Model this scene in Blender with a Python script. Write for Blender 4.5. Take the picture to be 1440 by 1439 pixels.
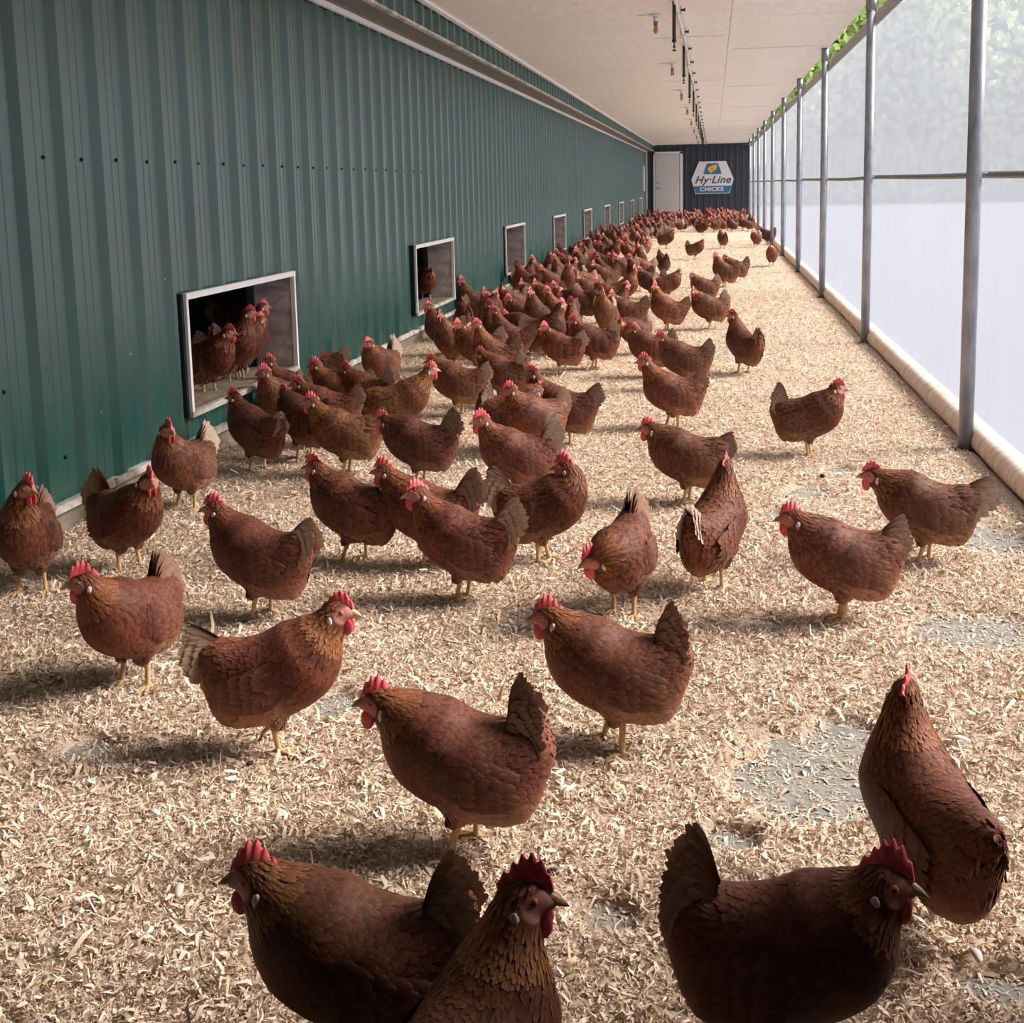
import bpy, math, random
import numpy as np
from mathutils import Vector, Matrix


EXPOSURE = 0.12; SKY = 1.15; SUN = 17.0; CURT_T = .40
CURT_A = (.235,.25,.30); CURT_B = (.25,.265,.315)
LIT_D = (.26,.17,.11); LIT_M = (.66,.50,.37); LIT_L = (.84,.70,.57)
CHIP_D = (.50,.36,.25); CHIP_M = (.74,.57,.43); CHIP_L = (.92,.80,.68)
CHN = (190000, 190000, 120000, 90000, 7000, 40000)
PATCHES = [(0.20,2.46,0.16,0.22),(0.31,2.65,0.10,0.10),(-0.19,1.88,0.08,0.07),(0.43,2.16,0.10,0.12),(0.38,4.83,0.10,0.12),(0.24,4.49,0.06,0.08),(0.16,3.32,0.10,0.08),(0.73,3.36,0.20,0.16),(1.00,4.20,0.16,0.25),(-0.95,2.64,0.08,0.08),(0.46,1.80,0.12,0.06),(0.03,2.16,0.06,0.06),(-1.46,2.34,0.07,0.06),(0.56,5.21,0.08,0.10)]

for o in list(bpy.data.objects):
    bpy.data.objects.remove(o, do_unlink=True)
SC = bpy.context.scene
COL = SC.collection
PI = math.pi
rad = math.radians

# ------------------------------------------------------------------ camera
CAM_H = 1.3
F_PX = 1600.0
_y = np.array([283.0, -223.0, F_PX]); _y /= np.linalg.norm(_y)
_d = np.array([270.0, 12000.0, (223*12000-283*270)/F_PX]); _d /= np.linalg.norm(_d)
_z = -_d; _x = np.cross(_y, _z)
R3 = np.array([_x, _y, _z])            # world axes seen from the camera
cam_data = bpy.data.cameras.new('camera')
cam = bpy.data.objects.new('camera', cam_data); COL.objects.link(cam)
m = Matrix.Identity(4)
for i in range(3):
    m[i][0] = R3[i, 0]; m[i][1] = -R3[i, 1]; m[i][2] = -R3[i, 2]
m[0][3], m[1][3], m[2][3] = 0, 0, CAM_H
cam.matrix_world = m
cam_data.sensor_fit = 'HORIZONTAL'; cam_data.sensor_width = 36.0
cam_data.lens = 36.0*F_PX/1440.0
cam_data.shift_y = -239.5/1440.0
cam_data.clip_start = 0.02; cam_data.clip_end = 300
SC.camera = cam

# ------------------------------------------------------------------ light and exposure
vs = SC.view_settings
vs.view_transform = 'Standard'; vs.look = 'None'; vs.gamma = 1.0; vs.exposure = EXPOSURE; vs.use_curve_mapping = False
world = bpy.data.worlds.new('world'); SC.world = world; world.use_nodes = True
bg = world.node_tree.nodes['Background']
bg.inputs[0].default_value = (0.86, 0.93, 1.0, 1); bg.inputs[1].default_value = SKY
sun_d = bpy.data.lights.new('sun', 'SUN'); sun = bpy.data.objects.new('sun', sun_d); COL.objects.link(sun)
sun_d.energy = SUN; sun_d.angle = rad(28); sun_d.color = (1.0, 0.925, 0.86)
sd = Vector((-0.80, -0.22, -0.62)).normalized()     # travels from the curtain side, from far to near
sun.rotation_euler = sd.to_track_quat('-Z', 'Y').to_euler()
sun.location = (8, 12, 8)

# ------------------------------------------------------------------ helpers
def mesh_np(name, V, F, mats=(), midx=None, col=None, smooth=False):
    """V (n,3); F list of int arrays each (k,3|4)"""
    V = np.asarray(V, dtype=np.float32)
    if isinstance(F, np.ndarray): F = [F]
    F = [np.asarray(f, dtype=np.int32) for f in F if len(f)]
    me = bpy.data.meshes.new(name)
    nl = sum(f.size for f in F); nf = sum(len(f) for f in F)
    me.vertices.add(len(V)); me.vertices.foreach_set('co', V.ravel())
    me.loops.add(nl); me.loops.foreach_set('vertex_index', np.concatenate([f.ravel() for f in F]))
    tot = np.concatenate([np.full(len(f), f.shape[1], np.int32) for f in F])
    st = np.concatenate([[0], np.cumsum(tot)[:-1]]).astype(np.int32)
    me.polygons.add(nf); me.polygons.foreach_set('loop_start', st)
    try: me.polygons.foreach_set('loop_total', tot)
    except Exception: pass
    if midx is not None: me.polygons.foreach_set('material_index', np.asarray(midx, np.int32))
    if isinstance(smooth, np.ndarray): me.polygons.foreach_set('use_smooth', smooth)
    elif smooth: me.polygons.foreach_set('use_smooth', np.ones(nf, bool))
    for mm in mats: me.materials.append(mm)
    if col is not None:
        a = me.color_attributes.new('Col', 'FLOAT_COLOR', 'POINT')
        c = np.ones((len(V), 4), np.float32); c[:, :3] = col
        a.data.foreach_set('color', c.ravel())
    me.update(calc_edges=True)
    me.validate()
    return me

class MB:
    """collects quads / polygons into one mesh"""
    def __init__(s): s.v = []; s.f = []; s.m = []; s.sm = []
    def add(s, vs_, fs, mi=0, sm=False):
        b = len(s.v); s.v += [tuple(v) for v in vs_]
        for f in fs: s.f.append(tuple(b+i for i in f)); s.m.append(mi); s.sm.append(sm)
    def box(s, lo, hi, mi=0):
        x0, y0, z0 = lo; x1, y1, z1 = hi
        s.add([(x0,y0,z0),(x1,y0,z0),(x1,y1,z0),(x0,y1,z0),(x0,y0,z1),(x1,y0,z1),(x1,y1,z1),(x0,y1,z1)],
              [(0,3,2,1),(4,5,6,7),(0,1,5,4),(1,2,6,5),(2,3,7,6),(3,0,4,7)], mi)
    def tube(s, pts, rs, n=12, mi=0, caps=True):
        pts = [Vector(p) for p in pts]
        if not hasattr(rs, '__len__'): rs = [rs]*len(pts)
        rings = []
        up = None
        vs_ = []
        for i, p in enumerate(pts):
            t = (pts[min(i+1, len(pts)-1)]-pts[max(i-1, 0)]).normalized()
            if up is None:
                up = Vector((0,0,1)) if abs(t.z) < .9 else Vector((1,0,0))
            a = t.cross(up).normalized(); b = t.cross(a).normalized(); up = -b if False else up
            for k in range(n):
                q = 2*PI*k/n
                vs_.append(p+a*math.cos(q)*rs[i]+b*math.sin(q)*rs[i])
        fs = []
        for i in range(len(pts)-1):
            for k in range(n):
                k2 = (k+1) % n
                fs.append((i*n+k, i*n+k2, (i+1)*n+k2, (i+1)*n+k))
        s.add(vs_, fs, mi, True)
        if caps:
            b0 = len(s.v)-len(vs_)
            s.f.append(tuple(b0+k for k in range(n))[::-1]); s.m.append(mi); s.sm.append(False)
            s.f.append(tuple(b0+(len(pts)-1)*n+k for k in range(n))); s.m.append(mi); s.sm.append(False)
    def ell(s, c, r, nu=14, nv=9, mi=0, M=None):
        vs_ = []; fs = []
        for j in range(nv+1):
            th = PI*j/nv
            for i in range(nu):
                ph = 2*PI*i/nu
                v = Vector((c[0]+r[0]*math.sin(th)*math.cos(ph), c[1]+r[1]*math.sin(th)*math.sin(ph), c[2]+r[2]*math.cos(th)))
                vs_.append(M @ v if M else v)
        for j in range(nv):
            for i in range(nu):
                i2 = (i+1) % nu
                fs.append((j*nu+i, (j+1)*nu+i, (j+1)*nu+i2, j*nu+i2))
        s.add(vs_, fs, mi, True)
    def build(s, name, mats, parent=None, loc=None, bevel=0):
        me = bpy.data.meshes.new(name)
        me.from_pydata(s.v, [], s.f)
        if not isinstance(mats, (list, tuple)): mats = [mats]
        for mm in mats: me.materials.append(mm)
        me.polygons.foreach_set('material_index', s.m)
        me.polygons.foreach_set('use_smooth', s.sm)
        me.update()
        o = bpy.data.objects.new(name, me); COL.objects.link(o)
        if parent: o.parent = parent
        if loc: o.location = loc
        if bevel:
            b = o.modifiers.new('bevel', 'BEVEL'); b.width = bevel; b.segments = 2; b.limit_method = 'ANGLE'
        return o

def link(name, me, parent=None):
    o = bpy.data.objects.new(name, me); COL.objects.link(o)
    if parent: o.parent = parent
    return o
def empty(name, loc=(0,0,0), rz=0):
    o = bpy.data.objects.new(name, None); COL.objects.link(o); o.location = loc; o.rotation_euler = (0,0,rz)
    o.empty_display_size = .1
    return o
def tag(o, label=None, cat=None, group=None, kind=None):
    if label: o['label'] = label
    if cat: o['category'] = cat
    if group: o['group'] = group
    if kind: o['kind'] = kind
    return o
def struct(o, label=None, cat=None):
    return tag(o, label, cat, kind='structure')

def mat(name, color=(.5,.5,.5), rough=.6, metal=0.0, spec=None):
    mt = bpy.data.materials.new(name); mt.use_nodes = True
    b = mt.node_tree.nodes['Principled BSDF']
    b.inputs['Base Color'].default_value = (*color, 1); b.inputs['Roughness'].default_value = rough
    b.inputs['Metallic'].default_value = metal
    if spec is not None: b.inputs['Specular IOR Level'].default_value = spec
    return mt
class NT:
    def __init__(s, mt): s.t = mt.node_tree; s.b = s.t.nodes.get('Principled BSDF')
    def n(s, ty, **kw):
        x = s.t.nodes.new(ty)
        for k, v in kw.items(): setattr(x, k, v)
        return x
    def l(s, a, b): s.t.links.new(a, b)
    def coord(s, scale=(1,1,1), kind='Object'):
        tc = s.n('ShaderNodeTexCoord'); mp = s.n('ShaderNodeMapping'); mp.inputs['Scale'].default_value = scale
        s.l(tc.outputs[kind], mp.inputs['Vector']); return mp.outputs[0]
    def noise(s, vec, scale, detail=4, rough=.55, dist=0):
        x = s.n('ShaderNodeTexNoise'); x.inputs['Scale'].default_value = scale; x.inputs['Detail'].default_value = detail
        x.inputs['Roughness'].default_value = rough; x.inputs['Distortion'].default_value = dist
        s.l(vec, x.inputs['Vector']); return x.outputs['Fac']
    def ramp(s, fac, stops):
        r = s.n('ShaderNodeValToRGB'); e = r.color_ramp.elements
        while len(e) > 1: e.remove(e[-1])
        e[0].position = stops[0][0]; e[0].color = (*stops[0][1], 1)
        for p, c in stops[1:]:
            q = e.new(p); q.color = (*c, 1)
        s.l(fac, r.inputs[0]); return r.outputs[0]
    def mix(s, fac, a, b, mode='MIX'):
        x = s.n('ShaderNodeMix', data_type='RGBA', blend_type=mode)
        for sock, v in ((x.inputs[0], fac), (x.inputs[6], a), (x.inputs[7], b)):
            if isinstance(v, (int, float)): sock.default_value = v
            elif isinstance(v, tuple): sock.default_value = (*v, 1)
            else: s.l(v, sock)
        return x.outputs[2]
    def bump(s, h, strength=.3, dist=.01):
        x = s.n('ShaderNodeBump'); x.inputs['Strength'].default_value = strength; x.inputs['Distance'].default_value = dist
        s.l(h, x.inputs['Height']); s.l(x.outputs[0], s.b.inputs['Normal'])
    def base(s, c): s.l(c, s.b.inputs['Base Color'])
def srgb(r, g, b):
    f = lambda u: (u/255)/12.92 if u/255 <= .04045 else ((u/255+.055)/1.055)**2.4
    return (f(r), f(g), f(b))

# ------------------------------------------------------------------ materials of the place
def m_green():
    mt = mat('painted_green_steel', srgb(44,92,84), .42, 0, .6); t = NT(mt)
    t.b.inputs['Coat Weight'].default_value = .7; t.b.inputs['Coat Roughness'].default_value = .30; t.b.inputs['Coat IOR'].default_value = 1.5
    v = t.coord((1,1,.12)); nz = t.noise(v, 14, 5)
    v2 = t.coord((1,1,1)); n2 = t.noise(v2, 1.3, 3)
    c = t.ramp(nz, [(.3, srgb(22,72,66)), (.7, srgb(32,86,80))])
    c = t.mix(t.ramp(n2, [(.35,(0,0,0)),(.7,(.35,.35,.35))]), c, srgb(52,102,96))
    # small pale droppings
    vo = t.n('ShaderNodeTexVoronoi'); vo.inputs['Scale'].default_value = 9; t.l(t.coord((1,1,.45)), vo.inputs['Vector'])
    sp = t.ramp(vo.outputs['Distance'], [(.018,(1,1,1)),(.03,(0,0,0))])
    c = t.mix(sp, c, srgb(190,196,186))
    t.base(c)
    t.l(t.ramp(nz, [(.3,(.26,.26,.26)),(.7,(.40,.40,.40))]), t.b.inputs['Roughness'])
    return mt
M_GREEN = m_green()
M_NAVY = mat('painted_slate_steel', srgb(52,62,74), .5)
M_WHITE = mat('white_trim_metal', srgb(246,247,248), .45)
M_WHITED = mat('weathered_white_trim', srgb(205,205,200), .55)
t_ = NT(M_WHITED); t_.base(t_.ramp(t_.noise(t_.coord((1,1,1)), 9, 6), [(.35, srgb(150,146,135)), (.6, srgb(214,214,208))]))
M_SOFFIT = mat('grey_soffit', srgb(120,114,112), .6)
t_ = NT(M_SOFFIT)
w_ = t_.n('ShaderNodeTexWave'); w_.bands_direction = 'Y'; w_.inputs['Scale'].default_value = 12; w_.inputs['Distortion'].default_value = 1
t_.l(t_.coord((1,1,1)), w_.inputs['Vector'])
t_.base(t_.mix(t_.noise(t_.coord((1,.15,1)), 20, 5), t_.ramp(w_.outputs['Fac'], [(0, srgb(88,82,80)), (1, srgb(118,112,110))]), srgb(140,134,130)))
M_CONC = mat('grey_concrete', srgb(130,132,128), .85)
t_ = NT(M_CONC); t_.base(t_.ramp(t_.noise(t_.coord(), 12, 8, .65), [(.3, srgb(118,120,116)), (.7, srgb(158,158,150))])); t_.bump(t_.noise(t_.coord(), 90, 4), .3, .003)
M_CURB = mat('dusty_curb_concrete', srgb(130,122,110), .9)
t_ = NT(M_CURB); t_.base(t_.ramp(t_.noise(t_.coord((1,.4,1)), 14, 8, .65), [(.3, srgb(112,104,92)), (.7, srgb(156,146,130))])); t_.bump(t_.noise(t_.coord(), 60, 4), .4, .004)
def m_ceiling():
    mt = mat('painted_plywood', srgb(236,234,232), .7); t = NT(mt)
    v = t.coord((1,.25,1)); g = t.noise(v, 18, 6, .6, .6)
    v2 = t.coord((1,1,1)); n2 = t.noise(v2, .8, 4)
    c = t.ramp(g, [(.3, srgb(230,228,226)), (.7, srgb(246,245,243))])
    c = t.mix(t.ramp(n2, [(.4,(0,0,0)),(.7,(.5,.5,.5))]), c, srgb(234,228,220))
    vo = t.n('ShaderNodeTexVoronoi'); vo.inputs['Scale'].default_value = 5.5; t.l(t.coord((1,.5,1)), vo.inputs['Vector'])
    c = t.mix(t.ramp(vo.outputs['Distance'], [(.03,(.6,.6,.6)),(.05,(0,0,0))]), c, srgb(150,140,130))
    t.base(c); return mt
M_CEIL = m_ceiling()
M_JOINT = mat('plywood_joint_dark', srgb(90,84,80), .9)
def m_curtain():
    mt = bpy.data.materials.new('woven_translucent_curtain'); mt.use_nodes = True; nt = mt.node_tree
    for n in list(nt.nodes): nt.nodes.remove(n)
    t = NT.__new__(NT); t.t = nt; t.b = None
    out = t.n('ShaderNodeOutputMaterial')
    tr = t.n('ShaderNodeBsdfTranslucent'); df = t.n('ShaderNodeBsdfDiffuse'); tp = t.n('ShaderNodeBsdfTransparent')
    v = t.coord((1,1,1)); nz = t.noise(v, 1.1, 4)
    c = t.ramp(nz, [(.3, CURT_A), (.7, CURT_B)])
    t.l(c, tr.inputs[0]); df.inputs[0].default_value = (*srgb(190,192,206), 1)
    tp.inputs[0].default_value = (1.0, .97, .93, 1)
    m1 = t.n('ShaderNodeMixShader'); m1.inputs[0].default_value = .30
    t.l(tr.outputs[0], m1.inputs[1]); t.l(df.outputs[0], m1.inputs[2])
    m2 = t.n('ShaderNodeMixShader'); m2.inputs[0].default_value = CURT_T
    t.l(m1.outputs[0], m2.inputs[1]); t.l(tp.outputs[0], m2.inputs[2]); t.l(m2.outputs[0], out.inputs[0])
    return mt
M_CURT = m_curtain()
M_HEM = mat('curtain_hem_band', srgb(176,178,176), .7)
t_ = NT(M_HEM); t_.b.inputs['Transmission Weight'].default_value = 0
M_GALV = mat('galvanised_steel', srgb(150,154,162), .45, .25)
t_ = NT(M_GALV); t_.base(t_.ramp(t_.noise(t_.coord((1,1,.3)), 16, 6), [(.35, srgb(122,128,138)), (.65, srgb(164,168,176))]))
M_PIPE = mat('grey_plastic_pipe', srgb(120,124,126), .5)
M_WPIPE = mat('white_plastic_pipe', srgb(226,224,222), .4)
M_BLACK = mat('black_rubber', srgb(52,52,54), .6)
M_ROLL = mat('dusty_rolled_tarp', srgb(214,190,170), .8)
t_ = NT(M_ROLL)
c_ = t_.ramp(t_.noise(t_.coord((6,45,6)), 1.0, 7, .7, .4), [(.30, srgb(190,156,132)), (.48, srgb(226,202,184)), (.68, srgb(238,232,228))])
t_.base(c_); t_.bump(t_.noise(t_.coord((6,45,6)), 1.0, 7, .7, .4), .5, .006)
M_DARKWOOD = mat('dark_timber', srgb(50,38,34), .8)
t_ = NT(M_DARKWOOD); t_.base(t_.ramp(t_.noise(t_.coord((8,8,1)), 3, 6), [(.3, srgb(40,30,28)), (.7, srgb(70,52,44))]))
M_SILL = mat('dusty_sill_board', srgb(150,136,116), .85)
t_ = NT(M_SILL); t_.base(t_.ramp(t_.noise(t_.coord((4,1,4)), 9, 7), [(.3, srgb(118,104,86)), (.7, srgb(170,156,136))])); t_.bump(t_.noise(t_.coord(), 40, 4), .3, .004)
M_JAMB = mat('smeared_jamb_board', srgb(170,160,158), .75)
t_ = NT(M_JAMB); t_.base(t_.ramp(t_.noise(t_.coord((1,2,1.5)), 7, 6, .6, .8), [(.28, srgb(150,140,138)), (.5, srgb(196,188,186)), (.7, srgb(226,220,218))]))
M_SLAT = mat('pale_floor_slats', srgb(160,120,80), .7)
M_GROUND = mat('curtain_backlight_ground', (.062,.070,.092), .9)  # made-up ground tone, sets how bright the curtain looks
M_LEAF = mat('spring_leaves', srgb(168,205,92), .7, 0, .1)
t_ = NT(M_LEAF); c_ = t_.ramp(t_.noise(t_.coord(), 1.2, 3), [(.3, (.46,.57,.20)), (.7, (.60,.70,.30))]); t_.base(c_)
tr_ = t_.n('ShaderNodeBsdfTranslucent'); t_.l(c_, tr_.inputs[0]); mx_ = t_.n('ShaderNodeMixShader'); mx_.inputs[0].default_value = .5
o_ = t_.t.nodes['Material Output']; t_.l(t_.b.outputs[0], mx_.inputs[1]); t_.l(tr_.outputs[0], mx_.inputs[2]); t_.l(mx_.outputs[0], o_.inputs[0])
M_BARK = mat('tree_bark', srgb(96,82,68), .9)
M_DOOR = mat('white_steel_door', srgb(222,224,226), .4)
M_SCREW = mat('dark_screw', srgb(22,38,40), .4, .3)
M_AMBER = mat('amber_bulb_glass', srgb(214,150,70), .15)
t_ = NT(M_AMBER); t_.b.inputs['Transmission Weight'].default_value = .35

YN, YF = -1.2, 43.0          # near and far ends of the gallery
XL, XR = -2.45, 1.30
ZC = 2.72
WIN = [(4.97+4.215*k, 6.37+4.215*k) for k in range(9)]
WZ0, WZ1 = .275, .815

# ------------------------------------------------------------------ ribbed steel sheets
def rib_profile(a0, a1, phase, pitch=.2705, h=.022):
    """offsets along the wall and rib height"""
    pts = []
    k0 = int((a0-phase)//pitch)-1
    k = k0
    while True:
        b = phase+k*pitch
        if b > a1+pitch: break
        seq = [(0,0),(.034,h),(.064,h),(.100,0)]
        for mr in (.152,.206):
            seq += [(mr-.007,0),(mr-.003,.0028),(mr+.003,.0028),(mr+.007,0)]
        pts += [(b+s, q) for s, q in seq]
        k += 1
    def at(a):
        for (s0, q0), (s1, q1) in zip(pts, pts[1:]):
            if s0 <= a <= s1: return q0+(q1-q0)*((a-s0)/(s1-s0) if s1 > s0 else 0)
        return 0
    ins = [(a, at(a)) for a in ([a0, a1]+[w for W in WIN for w in W]) if a0 <= a <= a1]
    out = sorted([p for p in pts if a0 < p[0] < a1]+ins)
    return out
def ribbed(name, a0, a1, z0, z1, place, phase, mtl, holes=(), pitch=.2705, h=.028, parent=None):
    pr = rib_profile(a0, a1, phase, pitch, h)
    mb = MB()
    for (s0, q0), (s1, q1) in zip(pr, pr[1:]):
        if s1-s0 < 1e-6: continue
        mid = (s0+s1)/2
        spans = [(z0, z1)]
        for (w0, w1, hz0, hz1) in holes:
            if w0 < mid < w1: spans = [(z0, hz0), (hz1, z1)]
        for (u, v) in spans:
            mb.add([place(s0,q0,u), place(s1,q1,u), place(s1,q1,v), place(s0,q0,v)], [(0,1,2,3)])
    o = mb.build(name, mtl, parent)
    # real sheet thickness
    so = o.modifiers.new('solid', 'SOLIDIFY'); so.thickness = .002; so.offset = -1
    return o

holes = [(a, b, WZ0, WZ1) for a, b in WIN]
wl = ribbed('wall_left', YN, YF, .135, 2.5, lambda s, q, z: (XL+q-.028, s, z), 3.79-.03, M_GREEN, holes)
struct(wl, 'green ribbed steel wall with a row of low openings', 'wall')
fas = ribbed('wall_left_upper', YN, YF, 2.5, ZC, lambda s, q, z: (-2.18+q-.028, s, z), 3.79-.03, M_GREEN, ())
struct(fas, 'green ribbed steel strip above the grey soffit', 'wall')
# soffit between the two wall planes, white edges
mb = MB(); mb.box((XL-.03, YN, 2.500), (-2.19, YF, 2.52)); so = mb.build('soffit', M_SOFFIT); struct(so, 'narrow grey soffit under the upper green strip', 'soffit')
mb = MB(); mb.box((XL, YN, 2.465), (XL+.028, YF, 2.502)); struct(mb.build('trim_1', M_WHITE), 'white strip along the top of the green wall', 'trim')
mb = MB(); mb.box((-2.19, YN, 2.492), (-2.150, YF, 2.512)); struct(mb.build('trim_2', M_WHITED), 'pale drip edge under the upper green strip', 'trim')
mb = MB(); mb.box((-2.18, YN, ZC-.022), (-2.135, YF, ZC+.002)); struct(mb.build('trim_3', M_WHITE), 'white strip where green wall meets ceiling', 'trim')
# concrete curb and uneven white flashing under the sheets
mb = MB(); mb.box((-2.75, YN, -.05), (-2.50, YF, .125)); struct(mb.build('baseboard_left', M_CURB), 'dusty concrete curb under the green wall', 'curb')
mb = MB(); rnd = random.Random(3); y = YN
mb.box((-2.52, YN, .105), (XL+.006, YF, .133))
while y < YF:
    L = rnd.uniform(.2, .7)
    mb.box((XL-.0, y, .11), (XL+.012+rnd.uniform(0,.006), min(y+L, YF), .137+rnd.uniform(0,.010)))
    y += L*rnd.uniform(1.0, 1.5)
struct(mb.build('trim_4', M_WHITED), 'chipped white flashing along the foot of the green wall', 'trim')
# screws
def screw_mesh():
    mb = MB(); mb.tube([(0,0,0),(.003,0,0)], .009, 8); mb.tube([(.003,0,0),(.008,0,0)], .0055, 6)
    return mb
s0 = screw_mesh().build('screw', M_SCREW, wl); first = True
for k in range(-2, 44):
    y = 3.79-.03+.2705*k+.18+rnd.uniform(-.02,.02)
    if y > 16: break
    for z in (1.45,):
        o = s0 if first else s0.copy()
        if not first: COL.objects.link(o)
        first = False; o.location = (XL-.028, y, z+rnd.uniform(-.003,.003))
for y, z in ((3.1,.33),(3.95,.30),(4.6,.31),(7.0,.24),(8.3,.26),(3.6,.62)):
    o = s0.copy(); COL.objects.link(o); o.location = (XL-.028, y, z)
# dark lap seams
mb = MB()
for y in (4.335, 5.69, 8.4):
    mb.box((XL-.032, y, WZ1+.05 if 5.5 < y < 5.9 else .14), (XL-.018, y+.006, 2.46 if y < 5 else 2.3))
lap = mb.build('lap_seam', M_SCREW, wl)

# ------------------------------------------------------------------ barn behind the wall
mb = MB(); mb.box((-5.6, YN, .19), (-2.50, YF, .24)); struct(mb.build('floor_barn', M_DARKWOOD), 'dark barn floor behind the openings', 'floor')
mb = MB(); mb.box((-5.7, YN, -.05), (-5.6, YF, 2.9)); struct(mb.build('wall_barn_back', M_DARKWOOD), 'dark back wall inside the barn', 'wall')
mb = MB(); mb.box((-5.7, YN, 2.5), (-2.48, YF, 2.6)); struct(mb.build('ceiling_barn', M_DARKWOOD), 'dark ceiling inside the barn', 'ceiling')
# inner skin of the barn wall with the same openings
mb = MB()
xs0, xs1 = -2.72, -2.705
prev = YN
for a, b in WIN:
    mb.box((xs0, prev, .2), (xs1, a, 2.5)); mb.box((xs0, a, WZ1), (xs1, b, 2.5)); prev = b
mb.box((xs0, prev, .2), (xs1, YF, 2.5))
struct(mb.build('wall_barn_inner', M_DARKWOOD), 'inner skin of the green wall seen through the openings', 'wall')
WN = ['nearest', 'second', 'third', 'fourth', 'fifth', 'sixth', 'seventh', 'eighth', 'ninth']
for k, (a, b) in enumerate(WIN):
    r = empty('opening_frame', (XL, (a+b)/2, WZ0)); L = b-a; hh = WZ1-WZ0
    tag(r, WN[k]+' white framed hen opening in the green wall, counting from the camera', 'opening', 'hen openings in the green wall')
    w = .026; d = .024
    mb = MB()
    mb.box((-.004, -L/2-.012, hh-.004), (d, L/2+.012, hh+w)); mb.build('top_trim', M_WHITE, r)
    mb = MB(); mb.box((-.004, -L/2-.012, -w), (d, L/2+.012, .002)); mb.build('bottom_trim', M_WHITED, r)
    for s in (-1, 1):
        mb = MB(); y0 = -L/2-.012 if s < 0 else L/2-.010
        mb.box((-.004, y0, .002), (d*.9, y0+.022, hh-.004)); mb.build('side_trim', M_WHITE, r)
    mb = MB(); mb.box((-.03, -L/2-.034, -w), (.006, -L/2-.012, hh+w)); mb.build('black_gap_strip', M_SCREW, r)  # dark strip painted in for the black gap beside the frame
    mb = MB(); mb.box((-.27, -L/2, -.035), (-.004, L/2, -.002)); mb.build('sill_board', M_SILL, r)
    mb = MB(); mb.box((-.235, L/2-.004, -.002), (-.004, L/2+.018, hh)); mb.build('jamb_board', M_JAMB, r)
    mb = MB(); mb.box((-.27, L/2-.03, -.002), (-.235, L/2+.03, hh+.2)); mb.build('post', M_SCREW, r)
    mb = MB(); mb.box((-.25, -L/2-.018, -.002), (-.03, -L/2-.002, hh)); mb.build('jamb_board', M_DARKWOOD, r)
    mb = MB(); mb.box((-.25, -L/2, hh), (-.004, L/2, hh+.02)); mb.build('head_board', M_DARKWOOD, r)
# slatted floor inside the nearest opening
for k in range(3):
    a, b = WIN[k]
    r = empty('floor_grate', (-2.95, (a+b)/2, .245)); tag(r, 'pale slatted grate on the barn floor inside the %s opening' % WN[k], 'grate', 'slatted grates inside the barn')
    for i in range(7):
        mb = MB(); mb.box((-.22+.06*i, -.75, 0), (-.195+.06*i, .75, .018)); mb.build('slat', M_SLAT, r)
    for s in (-.6, 0, .6):
        mb = MB(); mb.box((-.22, s-.012, -.006), (.19, s+.012, .0)); mb.build('cross_bar', M_SLAT, r)
# perches deeper in the barn
for i, (x, z) in enumerate([(-3.5,.62), (-3.95,.92), (-4.4,1.22)]):
    mb = MB(); mb.tube([(x, 3.5, z), (x, 22, z)], .022, 8)
    for yy in (4.2, 7.0, 10.2, 13.5, 17, 21): mb.tube([(x, yy, .24), (x, yy, z)], .018, 8)
    tag(mb.build('perch', M_DARKWOOD), 'dark timber perch deep inside the barn, %s rail' % ['lowest','middle','topmost'][i], 'perch', 'perches in the barn')

# ------------------------------------------------------------------ ceiling
ce = empty('ceiling', (0,0,0)); struct(ce, 'white painted plywood ceiling', 'ceiling')
ys = [YN]; y = .58
while y < YF: ys.append(y); y += 2.44
ys.append(YF)
xs = [-2.19, -1.07, .15, 1.235]
gp = .002
mb = MB(); mb.box((-2.6, YN, ZC+.014), (1.235, YF, ZC+.03)); mb.build('backing', M_JOINT, ce)
mb = MB()
for i in range(3):
    off = 1.22 if i == 1 else 0
    yy = [YN]+[q+off for q in ys[1:-1] if q+off < YF-.2]+[YF]
    for a, b in zip(yy, yy[1:]):
        g2 = .005 if i == 2 else .0015
        dz = .0
        mb.box((xs[i]+(gp if i else 0), a+g2, ZC+dz), (xs[i+1]-(gp if i == 1 else 0), b-g2, ZC+.014))
mb.build('plywood_sheets', M_CEIL, ce)
mb = MB(); rj_ = random.Random(2)
for k in range(17):
    y = .58+2.44*k
    if k % 2 or k > 11: mb.box((.2, y-.006, ZC-.0012), (.2+rj_.uniform(.5, 1.0), y+.006, ZC+.002))
    if k % 2 == 0: mb.box((-.9+rj_.uniform(0,.4), y+1.22-.004, ZC-.0012), (.1, y+1.226, ZC+.002))
mb.build('joint_line', M_JOINT, ce)

# ------------------------------------------------------------------ end wall, door, sign
ew = ribbed('wall_end', -2.6, 1.5, -.05, 2.75, lambda s, q, z: (s, YF-q+.022, z), .1, M_NAVY, (), .23, .02)
struct(ew, 'dark slate ribbed steel wall at the far end', 'wall')
mb = MB(); mb.box((-2.19, YF-.05, 2.60), (1.3, YF-.01, 2.66)); struct(mb.build('trim_5', M_NAVY), 'dark strip along the top of the far wall', 'trim')
mb = MB(); mb.box((XL-.02, YF-.07, .13), (XL+.04, YF-.0, 2.5)); struct(mb.build('trim_6', M_WHITE), 'white corner strip beside the far door', 'trim')
dr = empty('door_1', (-1.64, YF-.03, .22)); struct(dr, 'white steel door in the far wall', 'door')
mb = MB(); mb.box((-.48, -.05, 0), (.41, -.01, 2.16)); 
for i in range(5):
    x = -.44+.18*i
    mb.box((x, -.056, .1), (x+.012, -.05, 2.05))
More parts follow.
